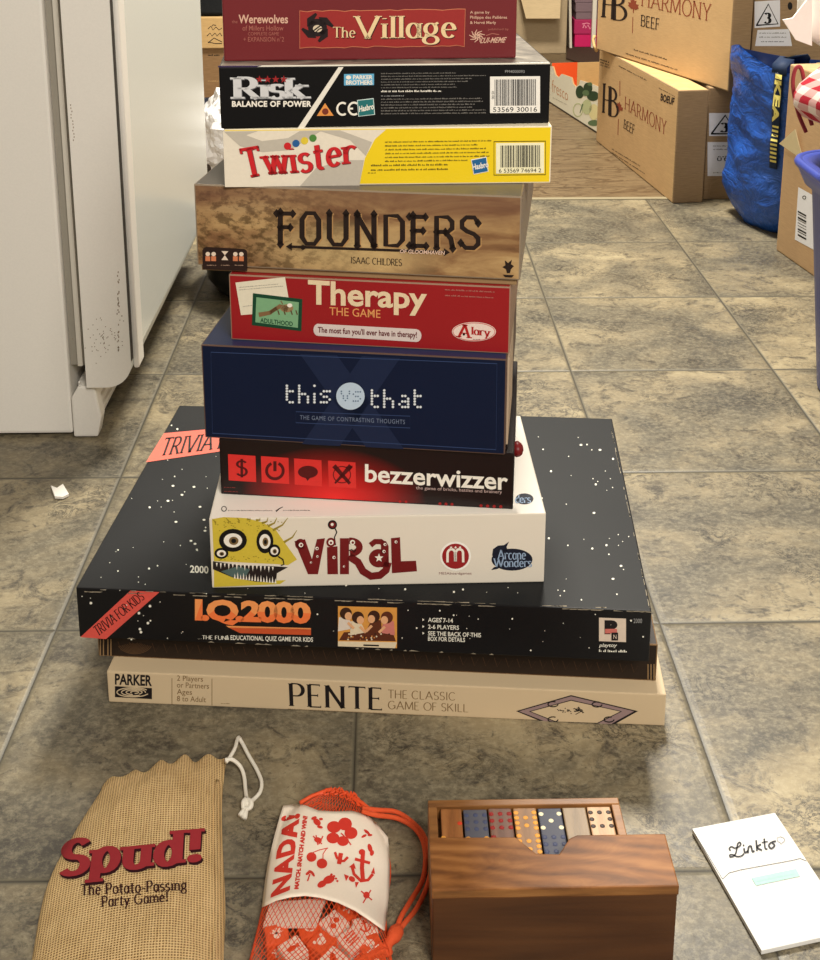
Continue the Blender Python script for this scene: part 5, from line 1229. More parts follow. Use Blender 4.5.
m.tube(lpn, .0028, plain('red_cord', (150, 48, 56), .8), 8); m.build('hanging_loop', o)
wpl = plain('white_cloth', (244, 238, 230), .7, .2, .2, 40, .003)
m = MB()   # white cloth piled behind the red one, spilling to a corner at the left
tx = on_y(794, 5, 1.69).x
def wf_(u, v):
    a = 2 * pi * u; q = Vector((cos(a) * 1.3 + 8, sin(a) * 1.3, v * 3)); k = 1 + .14 * noise.noise(q) + .07 * noise.noise(q * 3)
    e = min(1, max(0, (v - .66) / .16)); e = e * e * (3 - 2 * e); r_ = .040 + .040 * e
    if v > .9: r_ *= max(0, (1 - v) / .1) ** .5
    return Vector((.735 + (tx + .082 - .735) * e + r_ * k * cos(a), 1.695 + r_ * .45 * k * sin(a), .04 + .60 * v))
m.grid(wf_, 48, 36, wpl, True, True); m.add([wf_(i / 48, 0) for i in range(48)], [tuple(range(47, -1, -1))], wpl)
c_ = [on_y(783, 20, 1.66), on_y(796, 40, 1.66), on_y(812, 46, 1.655), on_y(812, -6, 1.66), on_y(793, 18, 1.66)]
m.add(c_, [(0, 1, 2, 3, 4)], wpl, False); m.add([p + Vector((0, .004, 0)) for p in c_], [(4, 3, 2, 1, 0)], wpl, False)
for i in range(5): j = (i + 1) % 5; m.add([c_[i], c_[j], c_[j] + Vector((0, .004, 0)), c_[i] + Vector((0, .004, 0))], [(0, 1, 2, 3)], wpl)
setp(m.build('towel', weld=True), 'white cloth standing up behind the red checked cloth in the bin', 'cloth')

# ------------------------------------------------------------------ burlap pouch
def burlap():
    t_ = NT('burlap'); v = t_.coord(rot=(0, 0, radians(-8)))
    w1 = t_.n('ShaderNodeTexWave', wave_type='BANDS', bands_direction='X', ins={'Vector': v, 'Scale': 150.0, 'Distortion': 1.6, 'Detail': 2.0, 'Detail Scale': .6})
    w2 = t_.n('ShaderNodeTexWave', wave_type='BANDS', bands_direction='Y', ins={'Vector': v, 'Scale': 150.0, 'Distortion': 1.6, 'Detail': 2.0, 'Detail Scale': .6})
    h = t_.math('MAXIMUM', w1.outputs['Fac'], w2.outputs['Fac']); n = t_.noise(v, 40, 5, .65); sl = t_.noise(t_.coord(scale=(1, .12, 1)), 260, 3)
    k = t_.math('ADD', t_.math('MULTIPLY', h, .55), t_.math('MULTIPLY', t_.math('ADD', n, sl), .28))
    t_.col(t_.ramp(k, [(.32, (124, 95, 60)), (.6, (202, 166, 112)), (.9, (238, 208, 156))])); t_.rough(.9, .15); t_.bump(h, .8, .0012); return t_.m
bur = burlap()
L_ = [(10, 1062), (19, 1010), (29, 965), (45, 884), (71, 834), (98, 790), (101, 781.5)]; R_ = [(226, 1062), (224, 1010), (223, 960), (225, 900), (222, 830), (222, 790), (226, 752)]
def edge(tab, v):
    f = v * (len(tab) - 1); i = min(int(f), len(tab) - 2); a = f - i; return Vector((tab[i][0] * (1 - a) + tab[i + 1][0] * a, tab[i][1] * (1 - a) + tab[i + 1][1] * a))
Lw = [P(*q, .008) for q in L_]; Rw = [P(*q, .008) for q in R_]
def spline(tab, v):
    n_ = len(tab) - 1; f = v * n_; i = min(int(f), n_ - 1); a = f - i; p0 = tab[max(i - 1, 0)]; p1 = tab[i]; p2 = tab[i + 1]; p3 = tab[min(i + 2, n_)]
    return .5 * ((2 * p1) + (p2 - p0) * a + (2 * p0 - 5 * p1 + 4 * p2 - p3) * a * a + (3 * p1 - p0 - 3 * p2 + p3) * a ** 3)
def spud_h(u, v):
    prof_ = (max(0, 1 - abs(2 * u - 1) ** 2.6)) ** .55; endt = min(1, (1 - v) / .30); gather = .009 + .015 * endt ** .8
    w = .0022 * noise.noise(Vector((u * 5, v * 7, 2))) + .0016 * sin(u * 34 + 2 * sin(v * 5)) * max(0, (v - .78) / .22)
    prof_ *= min(1, v / .04 + .02) ** .5
    return .0015 + prof_ * (gather + w + .0022 * noise.noise(Vector((u * 2.4, v * 3, 7))))
def spud_xy(u, v):
    a, b_ = spline(Lw, v), spline(Rw, v); p = a * (1 - u) + b_ * u
    if v > .86: k = (v - .86) / .14; p.y += k * (.0032 * sin(u * 31) + .002 * sin(u * 13)); 
    return p
def spud_inv(x, y):
    u, v = .5, .5
    for _ in range(12):
        p = spud_xy(u, v); e = 1e-3; pu = (spud_xy(u + e, v) - p) / e; pv = (spud_xy(u, v + e) - p) / e
        dx, dy = x - p.x, y - p.y; det = pu.x * pv.y - pu.y * pv.x
        u += (dx * pv.y - dy * pv.x) / det; v += (pu.x * dy - pu.y * dx) / det; u = min(max(u, 0), 1); v = min(max(v, 0), .999)
    return u, v
t = thing('drawstring_pouch', 'burlap drawstring pouch with dark red lettering lying on the tiles', 'pouch', (-.19, 1.12, 0))
m = MB()
def sp(u, v): p = spud_xy(u, v); return Vector((p.x, p.y, spud_h(u, v)))
m.grid(sp, 70, 110, bur); m.grid(lambda u, v: Vector((spud_xy(1 - u, v).x, spud_xy(1 - u, v).y, .0008)), 70, 110, bur); m.build('sack', t, weld=True)
m = MB(); m.tube([sp(.955, v / 30) + Vector((0, 0, .0008)) for v in range(0, 27)], .0014, bur, 6); m.build('side_seam', t)
rel = Relief(lambda x, y: spud_h(*spud_inv(x, y)))
def lifted(name, jobs, root):
    d = Decal(rel)
    for g, q, mm, ly in jobs:
        vs, fs, _ = refine(g, 4, (hypot(q[1][0] - q[0][0], q[1][1] - q[0][1]), hypot(q[3][0] - q[0][0], q[3][1] - q[0][1]))); (a, b_, c, e) = q; base = []
        for u, v in vs:
            tt = 1 - v; base.append(tuple((a[k] * (1 - u) + b_[k] * u) * (1 - tt) + (e[k] * (1 - u) + c[k] * u) * tt for k in (0, 1)))
        d.mb.add([rel.at(x, y, .0009 + .0004 * ly) for x, y in base], fs, mm)
    return d.mb.build(name, root)
spr = ink((152, 48, 54), .8, .1); spd = ink((52, 24, 28), .8, .1)
gS = sgeo('Spud!', .235, .155, .075, .1, .09)
Q = [(63, 839), (205, 825), (203.5, 871), (55, 886)]
lifted('title_lettering', [(gS, [(x + 1.4, y + 2.6) for x, y in Q], spd, 0), (gS, [(x + .7, y + 1.3) for x, y in Q], spd, 0), (gS, Q, spr, 1.2)], t)
g1_ = sgeo('The Potato-Passing', .15, .1, .07, .06, .07); g2_ = sgeo('Party Game!', .15, .1, .07, .06, .07)
lifted('subtitle', [(g1_, [(81, 884), (187, 878.5), (187, 893.5), (81, 899)], spd, 0), (g2_, [(101, 896), (168.5, 891), (168.5, 904.5), (101, 910.5)], spd, 0)], t)
cordm = plain('white_cord', (226, 220, 206), .7, .2, .6, 900, .0008)
m = MB()
c1_ = loop([P(x, y, z) for x, y, z in ((226, 762, .012), (230, 757, .012), (235, 748, .012), (238, 738, .009), (241, 741, .006), (249, 756, .004), (257, 770, .003), (261.5, 782, .003), (260, 792, .003), (254, 799, .003), (249, 802.5, .005))])
c2_ = loop([P(x, y, z) for x, y, z in ((225, 760, .013), (232, 759.5, .012), (240, 766, .007), (244, 776, .004), (245.5, 790, .003), (247, 801, .005))])
m.tube(c1_, .00165, cordm, 10); m.tube(c2_, .00165, cordm, 10)
m.tube(loop([P(x, y, z) for x, y, z in ((246, 799, .006), (251, 802, .007), (250, 807.5, .005), (244, 808, .004), (243.5, 802, .007), (246, 799, .006))], 5)[:-1], .002, cordm, 8, True); m.ico(P(247.3, 803.5, .0045), .0034, cordm, 2)
m.tube([P(x, y, .003) for x, y in ((246, 806), (243.5, 811), (240.5, 816))], lambda k: .0018 + .0008 * k, cordm, 8); m.tube([P(x, y, .003) for x, y in ((247, 806), (245.5, 812), (244, 818))], lambda k: .0018 + .0008 * k, cordm, 8)
m.build('drawcord', t)

# ------------------------------------------------------------------ red net bag with label and dice
net = plain('orange_net', (226, 84, 42), .55, .3); lw = plain('label_cloth', (246, 232, 214), .8, .2, .2, 700, .0005); nr = ink((214, 62, 50), .8, .1)
NL = [P(*q, .012) for q in ((300, 1092), (240, 1066), (228, 1012), (240, 985), (250, 950), (262, 900), (272, 850), (290, 808), (322, 792))]
NR = [P(*q, .012) for q in ((332, 1092), (392, 1066), (400, 1012), (398, 985), (392, 955), (385, 905), (390, 862), (384, 835), (362, 800))]
def nada_xy(u, v): return spline(NL, v) * (1 - u) + spline(NR, v) * u
def nada_h(u, v):
    prof_ = max(0, 1 - abs(2 * u - 1) ** (2.4 + 2.6 * min(1, max(0, (.62 - v) / .15)))) ** .5; fill = .029 if v < .53 else .029 - .014 * min(1, (v - .53) / .19); prof_ *= min(1, v / .09 + .05) ** .5
    return .002 + prof_ * (fill + .002 * noise.noise(Vector((u * 4, v * 8, 3))))
def nada_inv(x, y):
    u, v = .5, .5
    for _ in range(12):
        p = nada_xy(u, v); e = 1e-3; pu = (nada_xy(u + e, v) - p) / e; pv = (nada_xy(u, v + e) - p) / e
        dx, dy = x - p.x, y - p.y; det = pu.x * pv.y - pu.y * pv.x
        u += (dx * pv.y - dy * pv.x) / det; v += (pu.x * dy - pu.y * dx) / det; u = min(max(u, .002), .998); v = min(max(v, 0), .999)
    return u, v
t = thing('net_bag', 'orange net bag with a white cloth label and rope loop, full of dice', 'bag', (-.05, 1.1, 0))
nrel = Relief(lambda x, y: nada_h(*nada_inv(x, y)))
# net: knotted diamonds
m = MB()
def npt(u, v, l=0.0): p = nada_xy(min(max(u, 0), 1), min(max(v, 0), 1)); return Vector((p.x, p.y, nada_h(min(max(u, 0), 1), min(max(v, 0), 1)) + l))
nu, nv = 26, 72
for s_ in (1, -1):
    for k in range(-nv, nu + nv, 1):
        pts = []
        for j in range(nv + 1):
            i = k + s_ * j * .5
            if -.001 <= i / nu <= 1.001: pts.append(npt(i / nu, j / nv, .0004))
        if len(pts) > 2: m.tube(pts, .00027, net, 4, smooth=False)
for uu in (0.0, 1.0): m.tube([npt(uu, j / 40, .0004) for j in range(41)], .0009, net, 6)
# underside mesh lies flat on the tiles
for k in range(0, 16): m.tube([Vector((nada_xy(k / 15, j / 20).x, nada_xy(k / 15, j / 20).y, .0012)) for j in range(21)], .0004, net, 4, smooth=False)
m.build('netting', t)
# gathered neck
m = MB(); rs = random.Random(11)
for k in range(26):
    u0 = .06 + .88 * k / 25; pts = [npt(u0 + .03 * rs.uniform(-1, 1), .945 + .055 * j / 6, .0012 + .002 * rs.random()) for j in range(7)]
    m.tube(pts, .0006, net, 4, smooth=False)
m.tube([P(x, y, .016) for x, y in ((300, 803), (312, 796), (328, 790), (345, 793), (362, 803), (374, 813))], .0016, net, 8)
m.build('gathered_neck', t)
# label band
TOPE = [(283, 806), (296, 804.5), (306, 806), (318, 811), (335, 812), (352, 811.5), (366, 815), (376, 823), (388, 838)]
BOTE = [(262.5, 907.5), (276, 901), (290, 897.5), (305, 896), (320, 898), (338, 903), (355, 911), (370, 921), (384, 931)]
def lab_px(u, v):
    f = u * 8; i = min(int(f), 7); a = f - i
    tp_ = [TOPE[i][k] * (1 - a) + TOPE[i + 1][k] * a for k in (0, 1)]; bt = [BOTE[i][k] * (1 - a) + BOTE[i + 1][k] * a for k in (0, 1)]
    bow = 3.0 * sin(pi * v) * (u - .5)
    return (tp_[0] * (1 - v) + bt[0] * v + bow * 2, tp_[1] * (1 - v) + bt[1] * v)
m = MB(); m.grid(lambda u, v: nrel.at(*lab_px(u, v), .0016), 32, 24, lw); lbl = m.build('label', t)
md = lbl.modifiers.new('thickness', 'SOLIDIFY'); md.thickness = .0006; md.offset = -1
def on_label(name, geos):
    mb = MB()
    for vs, fs in geos:
        if len(fs[0]) != 3: x0, x1, y0, y1 = min(v[0] for v in vs), max(v[0] for v in vs), min(v[1] for v in vs), max(v[1] for v in vs); k = (x1 - x0 or 1, y1 - y0 or 1); g = refine(([((x - x0) / k[0], (y - y0) / k[1]) for x, y in vs], fs, 1), 4, k); vs, fs = [(x0 + u * k[0], y0 + v * k[1]) for u, v in g[0]], g[1]
        mb.add([nrel.at(x, y, .0026) for x, y in vs], fs, nr)
    return mb.build(name, lbl)
def quadmap(g, q):
    vs, fs, _ = refine(g, 4, (hypot(q[1][0] - q[0][0], q[1][1] - q[0][1]), hypot(q[3][0] - q[0][0], q[3][1] - q[0][1]))); a, b_, c, e = q; out_ = []
    for u, v in vs:
        tt = 1 - v; out_.append(tuple((a[k] * (1 - u) + b_[k] * u) * (1 - tt) + (e[k] * (1 - u) + c[k] * u) * tt for k in (0, 1)))
    return out_, fs
on_label('title_lettering', [quadmap(tgeo('NADA!', .055, 0, 1.14), [(270, 898), (281.5, 816), (300.5, 813), (290, 890)])])
on_label('slogan_lettering', [quadmap(tgeo('MATCH, SNATCH AND WIN!', .06), [(294, 889), (303, 815.5), (308.5, 816.5), (299.5, 889)])])
def blob(cx, cy, rx, ry, n=16, rot=0.0): return [(cx + rx * cos(a) * cos(rot) - ry * sin(a) * sin(rot), cy + rx * cos(a) * sin(rot) + ry * sin(a) * cos(rot)) for a in [2 * pi * k / n for k in range(n)]], [tuple(range(n))]
def strk(pts, w): return ribbon2(pts, lambda a, b_: w)
def tri(*p): return list(p), [tuple(range(len(p)))]
on_label('symbol_print', [  # hibiscus
    blob(334, 827, 7, 6), blob(345, 824, 7, 6.5), blob(351, 833, 6.5, 6), blob(333, 838, 6.5, 5.5), blob(343, 841, 6, 5), strk([(341, 833), (347, 839), (351, 845)], 1.2)])
on_label('symbol_print', [blob(311.5, 857, 5, 4.8), blob(322, 863.5, 5.3, 5), strk([(312, 853), (319, 850), (328, 848)], .9), strk([(323, 860), (323, 854), (327, 848)], .9)])      # cherries
on_label('symbol_print', [strk([(363, 853), (362, 868), (363, 880)], 4.2), strk([(355, 859), (370, 863)], 3), strk([(352, 866), (354, 874), (361, 881), (368, 880), (373, 874)], 3), blob(362, 852, 3.2, 3), tri((349, 867), (354, 863), (356, 869)), tri((371, 873), (374, 867), (375, 874))])  # anchor
on_label('symbol_print', [blob(322, 884, 5, 3.2, 14, -.5), blob(329, 879.5, 6, 4, 14, -.4), blob(334, 876, 1.3, 1), blob(336, 878.5, 1.2, 1), blob(337.4, 881, 1.2, 1), blob(331.5, 874.5, 1.4, 1.1)])   # foot
on_label('symbol_print', [strk([(341, 853), (339, 864)], 4.4), strk([(335, 852), (337, 858), (341, 860)], 2.6), strk([(348, 857), (344, 861), (340, 861)], 2.6)])      # cactus
on_label('symbol_print', [blob(311, 872, 3, 1.4, 10, .5), blob(308, 873, 3, 1.4, 10, -.7), blob(313, 874, 3, 1.3, 10, 1), strk([(310, 874), (307.5, 881)], 1.3)])     # palm
on_label('symbol_print', [blob(352, 879, 3.5, 2.6, 12, .6), tri((344, 874), (349, 876), (346, 881)), tri((355, 882), (359, 882), (356, 888))])        # sweet
on_label('symbol_print', [blob(366.5, 895, 3.2, 3.4), strk([(361, 891), (372, 900)], 1.3), strk([(371, 890), (363, 903)], 1.3)])      # skull
on_label('symbol_print', [blob(317, 822, 4.5, 3, 12, .8), blob(314, 818, 3, 1.6, 10, -.4), blob(320, 827, 3, 1.4, 10, .2), blob(321, 819, 2, 1.2)])      # dolphin
on_label('symbol_print', [blob(318, 840, 4, 2.8, 12, .3), strk([(313, 836), (322, 844)], 1.2), strk([(316, 835), (318, 845)], 1.2), strk([(323, 836), (319, 844)], 1.2)])         # leaf hand
on_label('symbol_print', [blob(367, 832, 4, 1.4, 10, .7), blob(364, 836, 3, 1.3, 10, -.5), blob(370, 835, 2.4, 1.2)])
on_label('symbol_print', [blob(370, 848, 2.2, 4.5, 12, -.3), blob(372, 853, 2, 3, 10, .3)])
# rope loop
rope = plain('orange_rope', (222, 88, 48), .75, .2, .8, 700, .0012); m = MB()
for o_ in (0, 1):
    dx = 6.5 * o_
    m.tube(loop([P(x, y, z) for x, y, z in ((362, 808 + o_ * 3, .018), (376, 810 + o_ * 5, .016), (396, 812 + o_ * 6, .008), (412, 822 + o_ * 4, .006), (424 - o_ * 2, 836 + o_ * 3, .005), (430 - dx * .7, 858, .005), (429 - dx, 880, .005), (418 - dx, 906 - dx, .005), (404 - dx * .5, 924 - dx, .005), (394, 937, .008))]), .0019, rope, 10)
m.tube(loop([P(x, y, z) for x, y, z in ((398, 930, .008), (392, 938, .011), (387, 946, .010), (385, 953, .006))]), lambda k: .0045 + .001 * sin(k * 9), rope, 10)
m.build('rope_loop', t)
# folded rule sheet inside
m = MB(); rp = plain('rule_paper', (244, 232, 216), .7)
qd = [(263, 926), (270, 902), (326, 898), (316, 926)]
c = [nrel.at(x, y, -.0035) for x, y in qd]; m.add(c, [(3, 2, 1, 0)], rp); m.add([p - Vector((0, 0, .002)) for p in c], [(0, 1, 2, 3)], rp)
for i in range(4): j = (i + 1) % 4; m.add([c[i], c[j], c[j] - Vector((0, 0, .002)), c[i] - Vector((0, 0, .002))], [(0, 1, 2, 3)], rp)
setp(m.build('rule_sheet', weld=True), 'folded white rule sheet showing through the net below the white label', 'paper')
# dice
dice_o = plain('orange_die', (230, 92, 46), .4, .5); dice_w = plain('white_die', (240, 222, 204), .4, .5)
DI = [  # px, py, z of centre, turn, colour, symbol, label
 (277, 939, .0095, 12, 'o', 'hand', 'orange die with a white splayed hand mark in the net bag'),
 (293, 953, .0105, 35, 'w', 'fish', 'white die with an orange fish mark in the net bag'),
 (309, 931, .0105, 20, 'o', 'swirl', 'orange die with a white swirl mark, just under the folded sheet in the net bag'),
 (322, 946, .0105, 55, 'o', 'face', 'orange die with a white face mark, in the middle of the net bag'),
 (334, 927, .0115, 45, 'w', 'cherry', 'white die with orange cherries, upper middle of the dice in the net bag'),
 (352, 943, .0115, 40, 'w', 'feather', 'white die with orange stripes in the net bag'),
 (365, 931, .0095, 15, 'w', 'anchor', 'white die with an orange anchor mark, just below the label in the net bag'),
 (349, 914, .0085, 30, 'o', 'star', 'orange die with a pale star mark, highest of the dice beneath the label edge'),
 (371, 951, .0085, 25, 'o', 'skull', 'orange die with a white skull mark in the net bag'),
 (333, 964, .0105, 50, 'w', 'leaf', 'white die with an orange leaf mark in the net bag'),
 (281, 975, .0095, 10, 'o', 'dot', 'orange die with a white dot in the net bag'),
 (362, 972, .0095, 33, 'o', 'ring', 'orange die with a white ring in the net bag'),
]
for (x, y, z, a, co, sy, lb) in DI:
    p = P(x, y, z + .004); S = .0082; ca, sa = cos(radians(a)), sin(radians(a)); U = Vector((ca, sa, 0)); V = Vector((-sa, ca, 0)); zz = max(z, S + .0016)
    c = Vector((p.x, p.y, zz)); bt_ = c - Vector((0, 0, S))
    dt_ = thing('symbol_die', lb, 'die', bt_, radians(a), 'dice inside the net bag')
    mm = dice_o if co == 'o' else dice_w; im = (ink((244, 226, 208)) if co == 'o' else ink((222, 74, 34)))
    m = MB(); m.frame(bt_ - U * S - V * S, U * 2 * S, V * 2 * S, Vector((0, 0, 2 * S)), mm); m.build('cube', dt_, .0012)
    m = MB()
    def faces2(shape):
        for vs, fs in shape:
            m.add([c + U * (q[0] * S) + V * (q[1] * S) + Vector((0, 0, S + .0002)) for q in vs], fs, im)
            m.add([c - V * (S + .0002) + U * (q[0] * S) + Vector((0, 0, q[1] * S)) for q in vs], fs, im)
            m.add([c + U * (S + .0002) + V * (q[0] * S) + Vector((0, 0, q[1] * S)) for q in vs], fs, im)
    sh = {'hand': [blob(0, -.2, .3, .3)] + [strk([(0, 0), (.6 * cos(k), .6 * sin(k))], .16) for k in (.4, 1, 1.6, 2.2, 2.8)],
          'fish': [blob(-.1, 0, .45, .25), tri((.2, 0), (.6, .3), (.6, -.3))], 'swirl': [strk([(r_ * cos(r_ * 9), r_ * sin(r_ * 9)) for r_ in [k * .05 for k in range(1, 13)]], .16), blob(.35, .4, .15, .12)],
          'face': [blob(0, .05, .42, .4), blob(-.45, .4, .16, .2), blob(.45, .4, .16, .2)], 'cherry': [blob(-.3, -.25, .27, .27), blob(.3, .0, .27, .27), strk([(-.3, 0), (.1, .6), (.3, .2)], .08)],
          'feather': [strk([(-.6, -.5 + .3 * k), (.55, -.35 + .3 * k)], .13) for k in range(4)], 'anchor': [strk([(0, .6), (0, -.5)], .18), strk([(-.5, -.15), (-.25, -.5), (0, -.6), (.25, -.5), (.5, -.15)], .16), strk([(-.3, .3), (.3, .3)], .13)],
          'star': [strk([(.6 * cos(k), .6 * sin(k)), (-.6 * cos(k), -.6 * sin(k))], .16) for k in (0, 1.05, 2.1)], 'skull': [blob(0, .15, .4, .36), blob(0, -.3, .22, .2), strk([(-.6, -.6), (.6, -.3)], .13)],
          'leaf': [blob(0, 0, .6, .28, 14, .8), strk([(-.5, -.55), (.5, .5)], .06)], 'dot': [blob(0, 0, .4, .4)], 'ring': [strk(arc(0, 0, .45, .45, 0, 360, 20), .18)]}[sy]
    faces2(sh); m.build('symbol', dt_)

# ------------------------------------------------------------------ wooden domino box
w_top = wood((92, 54, 24), (136, 86, 42), (172, 118, 66), (16, 60, 16), .55, 'acacia_lid', (0, 0, radians(-62)), 1.2)
w_front = wood((64, 36, 17), (78, 46, 22), (92, 56, 28), (4, 30, 60), .45, 'acacia_front_shaded', (0, 0, 0), 1.2)  # same acacia darkened for the front and side, shade put into the colour
w_rim = wood((104, 66, 34), (140, 94, 50), (162, 114, 66), (8, 60, 60), .45, 'acacia_rim')
ZT = .068
tl_ = P(431.5, 889.5, ZT); tr__ = P(680.5, 889.5, ZT); bl_ = P(433, 837, ZT); br_ = P(667, 838, ZT)
x0, x1, yf, yb_ = tl_.x, tr__.x, tl_.y, bl_.y
t = thing('domino_box', 'wooden domino box with a notched lid partly open, beside the net bag', 'box', ((x0 + x1) / 2, (yf + yb_) / 2, 0))
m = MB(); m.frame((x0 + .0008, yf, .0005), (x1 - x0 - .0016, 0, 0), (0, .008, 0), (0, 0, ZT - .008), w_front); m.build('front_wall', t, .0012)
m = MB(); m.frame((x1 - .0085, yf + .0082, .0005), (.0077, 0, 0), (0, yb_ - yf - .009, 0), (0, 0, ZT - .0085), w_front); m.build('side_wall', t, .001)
# lid with a thumb notch in its back edge
lp_ = [(x0, yf - .0005), (x1, yf - .0005), (x1 + .0005, yb_)]
nx0, nx1 = P(520, 838, ZT).x, P(572, 838, ZT).x; nyd = .017
xa = P(534, 838, ZT).x; xb = P(556, 838, ZT).x
lp_ += [(nx1 + .004, yb_), (nx1 - .002, yb_ - .003), (xb, yb_ - nyd), (xa, yb_ - nyd * .95), (nx0 - .003, yb_ - .001), (x0, yb_)]
m = MB(); nl = len(lp_); tri_ = [tuple(f) for f in tessellate_polygon([[Vector((x, y, 0)) for x, y in lp_]])]
m.add([(x, y, ZT) for x, y in lp_], [tuple(range(nl))], w_top); m.add([(x, y, ZT - .0078) for x, y in lp_], [tuple(range(nl - 1, -1, -1))], w_top)
for i in range(nl): j = (i + 1) % nl; m.add([(*lp_[i], ZT), (*lp_[j], ZT), (*lp_[j], ZT - .0078), (*lp_[i], ZT - .0078)], [(0, 1, 2, 3)], w_rim)
m.build('lid', t, .0012)
# tray behind
TZ = .060
q0 = P(430.5, 800, TZ); q1 = P(620, 797.5, TZ); ty1 = q0.y; txl = x0 + .0006; txr = P(627.5, 836, TZ).x; ty0 = yf + .0085; wth = .0065
m = MB(); m.frame((txl, ty0, .0006), (txr - txl, 0, 0), (0, ty1 - ty0, 0), (0, 0, .0470), w_rim); m.build('tray_base', t)
for (a, b_) in (((txl, ty1 - wth), (txr, ty1)), ((txl, ty0), (txl + wth, ty1 - wth - .0002)), ((txr - wth, ty0), (txr, ty1 - wth - .0002))):
    m = MB(); m.box((a[0], a[1], .0480), (b_[0], b_[1], TZ), w_rim); m.build('tray_wall', t, .0008)
# dominoes standing as the top layer in the tray
woods = {'red': wood((110, 66, 34), (150, 96, 52), (176, 120, 70), (60, 8, 60), .45, 'domino_teak'), 'slate': plain('domino_slate_stain', (84, 84, 94), .5, .3, .1, 300), 'dark': wood((74, 44, 28), (104, 64, 42), (124, 80, 54), (70, 8, 60), .45, 'domino_walnut'), 'mid': wood((100, 66, 32), (140, 96, 50), (160, 112, 62), (60, 8, 60), .45, 'domino_oak'), 'pale': wood((150, 112, 76), (186, 146, 106), (206, 168, 126), (60, 8, 60), .45, 'domino_beech'), 'grey': wood((100, 80, 54), (134, 110, 80), (150, 126, 94), (60, 8, 60), .45, 'domino_ash'), 'navy': plain('domino_blue_stain', (66, 68, 84), .5, .3, .1, 300)}
PIP = {0: [], 1: [(0, 0)], 2: [(-1, -1), (1, 1)], 3: [(-1, -1), (0, 0), (1, 1)], 4: [(-1, -1), (1, -1), (-1, 1), (1, 1)], 5: [(-1, -1), (1, -1), (-1, 1), (1, 1), (0, 0)], 6: [(-1, -1), (-1, 0), (-1, 1), (1, -1), (1, 0), (1, 1)], 8: [(-1, -1), (0, -1), (1, -1), (-1, 0), (1, 0), (-1, 1), (0, 1), (1, 1)], 9: [(i, j) for i in (-1, 0, 1) for j in (-1, 0, 1)], 10: [(i, j) for i in (-1, 1) for j in (-1.2, -.4, .4, 1.2)] + [(0, -.4), (0, .8)]}
pipc = {'o': ink((236, 166, 74)), 'b': ink((84, 92, 128)), 'r': ink((150, 34, 32)), 'w': ink((240, 230, 196)), 'k': ink((66, 52, 48)), 's': ink((70, 76, 104)), 'R': ink((206, 66, 40))}
DM = [('red', 1, 'R', 2, 'o', 'teak brown domino with one red dot in the tray'), ('slate', 9, 's', 5, 'o', 'slate grey domino with blue dots above orange dots'),
      ('dark', 9, 'r', 2, 'r', 'dark walnut domino with nine red dots'), ('mid', 10, 'o', 10, 'o', 'brown domino crowded with orange dots'),
      ('navy', 5, 'w', 9, 's', 'dark blue domino with five white dots, in the lid notch'), ('grey', 0, 'k', 1, 'k', 'blank grey brown domino beside the pale end one'), ('pale', 8, 'k', 1, 'k', 'pale beech domino with a square of dark dots in the tray')]
ix0 = txl + wth + .0006; ix1 = txr - wth - .0006; step = (ix1 - ix0) / 7; dl = .046; dz = .0585
yt1 = ty1 - wth - .0008
for k, (wd, na, ca_, nb, cb_, lb) in enumerate(DM):
    xa_ = ix0 + step * k + .0005; xw = step - .001
    if k == 0: xa_ += .0016; xw -= .002
    cxx = xa_ + xw / 2; jig = (.0, -.001, 0, .0, -.0008, -.0004, .0)[k]
    dt_ = thing('domino', lb, 'domino', (cxx, yt1 - dl / 2 + jig, .0478), 0, 'dominoes in the open tray')
    m = MB(); m.box((xa_, yt1 - dl + jig, .0478), (xa_ + xw, yt1 + jig, dz), woods[wd]); m.build('tile', dt_, .0009)
    for half, nn_, cc in ((1, na, ca_), (0, nb, cb_)):
        if not PIP[nn_]: continue
        cy = yt1 + jig - dl * (.27 if half else .75); m = MB()
        for (i, j) in PIP[nn_]:
            ex_ = .0068 if nn_ > 1 else 0; px, py = cxx + i * ex_, cy + j * (.0066 if nn_ != 10 else .0062) * -1
            if nn_ == 1: px += .006 if ca_ == 'R' and half else 0; py -= .002
            m.lathe([(0, .0004), (.0014, .00036), (.0019, .0001)], (px, py, dz), pipc[cc], 12)
        m.build('pips', dt_)

# ------------------------------------------------------------------ white card pouch
lk = plain('white_card', (226, 225, 222), .55, .3); Z = .0045
cor = [P(692, 828.5, Z), P(775, 812.5, Z)]; c3 = P(761.5, 950.5, Z); cor += [cor[1] + (c3 - cor[0]), c3]
cor = [cor[3], cor[2], cor[1], cor[0]]
t = thing('card_pouch', 'white paper pouch with black script lettering lying on the tiles', 'pouch', sum(cor, Vector()) / 4 * 1.0)
t.location.z = 0
m = MB(); m.add(cor, [(0, 1, 2, 3)], lk); lo = [Vector((p.x, p.y, .0006)) for p in cor]; m.add(lo, [(3, 2, 1, 0)], lk)
for i in range(4): j = (i + 1) % 4; m.add([lo[i], lo[j], cor[j], cor[i]], [(0, 1, 2, 3)], lk)
m.build('body', t, .0006)
pf = Face((0, 0, Z), (1, 0, 0), (0, 1, 0)); lkg = ink((128, 126, 126)); lkb = ink((38, 38, 44)); mint = ink((168, 214, 202))
fl_px = [(692.4, 829), (775, 813), (806.5, 860.5), (800, 858), (792, 860), (740, 869.5), (729, 872.5), (722.5, 878.5)]
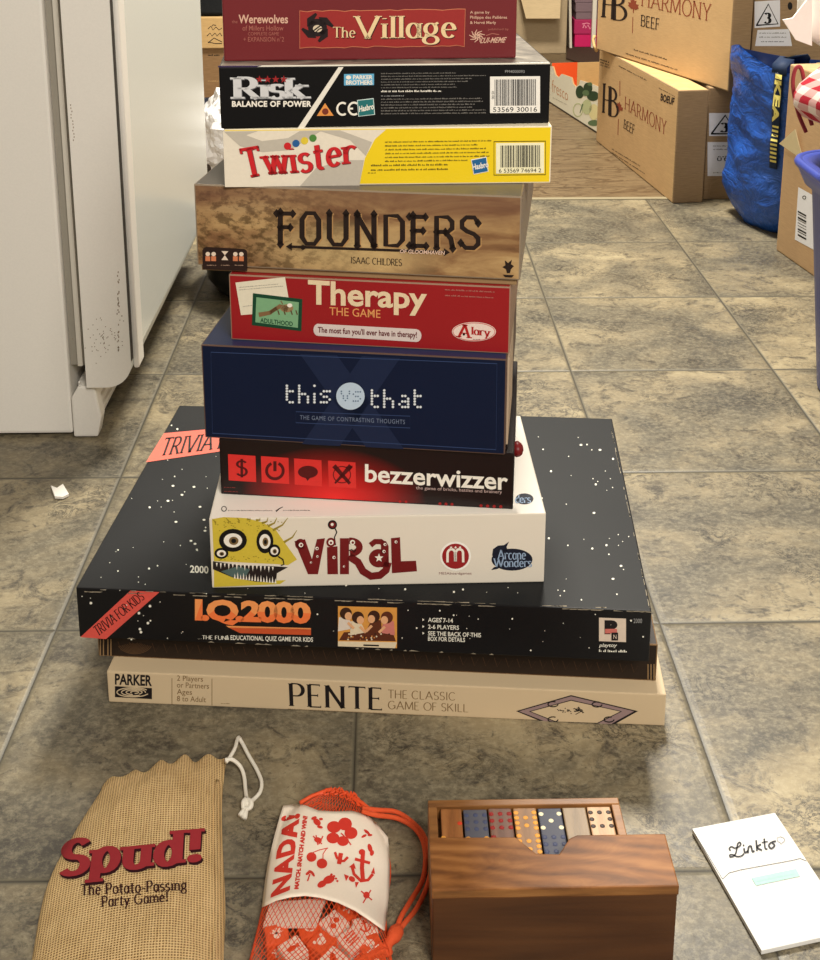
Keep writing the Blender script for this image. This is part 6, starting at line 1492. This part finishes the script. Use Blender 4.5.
m = MB(); fv = [onplane(x, y, Vector((0, 0, Z + .0007)), Vector((0, 0, 1))) for x, y in fl_px]; m.add(fv, [tuple(range(7, -1, -1))], lk); m.add([p - Vector((0, 0, .0006)) for p in fv], [tuple(range(8))], lk)
for i in range(8): j = (i + 1) % 8; m.add([fv[i], fv[j], fv[j] - Vector((0, 0, .0006)), fv[i] - Vector((0, 0, .0006))], [(0, 1, 2, 3)], lkg)
fp = m.build('flap', t, weld=True)
pf2 = Face((0, 0, Z + .0008), (1, 0, 0), (0, 1, 0)); d = Decal(pf2)
def scr(pts, w0=1.8, w1=1.8): d.taper([tuple(p) for p in loop([Vector((x, y, 0)).xy for x, y in pts], 5)], w0, w1, lkb, 1)
scr([(730.5, 851), (729.3, 848.8), (731.5, 847), (735, 848.4), (738.5, 847.2), (740.8, 844.6), (739.8, 842.6), (737.8, 844), (736.8, 849), (735.6, 854), (733, 856.8), (730, 857), (730.2, 855), (733.5, 855.2), (737, 856.8), (741.5, 856.2), (744, 853.8)], 1.5, 1.5)
scr([(744, 848.5), (745, 853), (748, 851)]); d.disc(743.6, 845.6, .9, lkb, 1)
scr([(748, 853.3), (748.6, 847.6), (751, 846.6), (752.5, 851.8), (754.5, 851)])
scr([(756.2, 840.5), (757, 851.2)], 1.8, 1.8); scr([(761, 844.5), (757, 847.6), (762, 850.6)])
scr([(764.2, 838.8), (765.2, 848.5), (767.5, 849)], 1.8, 1.4); scr([(761.6, 842.8), (767.8, 841.8)], 1.1, 1.1)
scr([(771.5, 842.4), (768.8, 845.6), (771.2, 848.8), (774.6, 845.8), (772.2, 842.4), (776, 841.5)])
d.stroke([(777, 838.2), (780.5, 836.9), (784, 838.4), (785, 841), (782.5, 842.8), (780.6, 844.6), (780.4, 842.9), (777.6, 841.6), (777, 838.2)], .6, lkg, 1)
d.build('script_lettering', fp)
d = Decal(pf); d.poly([(751.5, 878.5), (796, 869.3), (800, 876.5), (756, 886)], mint, 2); d.greek(757, 880, 794, 883.5, 1, ink((176, 206, 204)), 3, .8, -7.5, 0); d.build('mint_sticker', t)
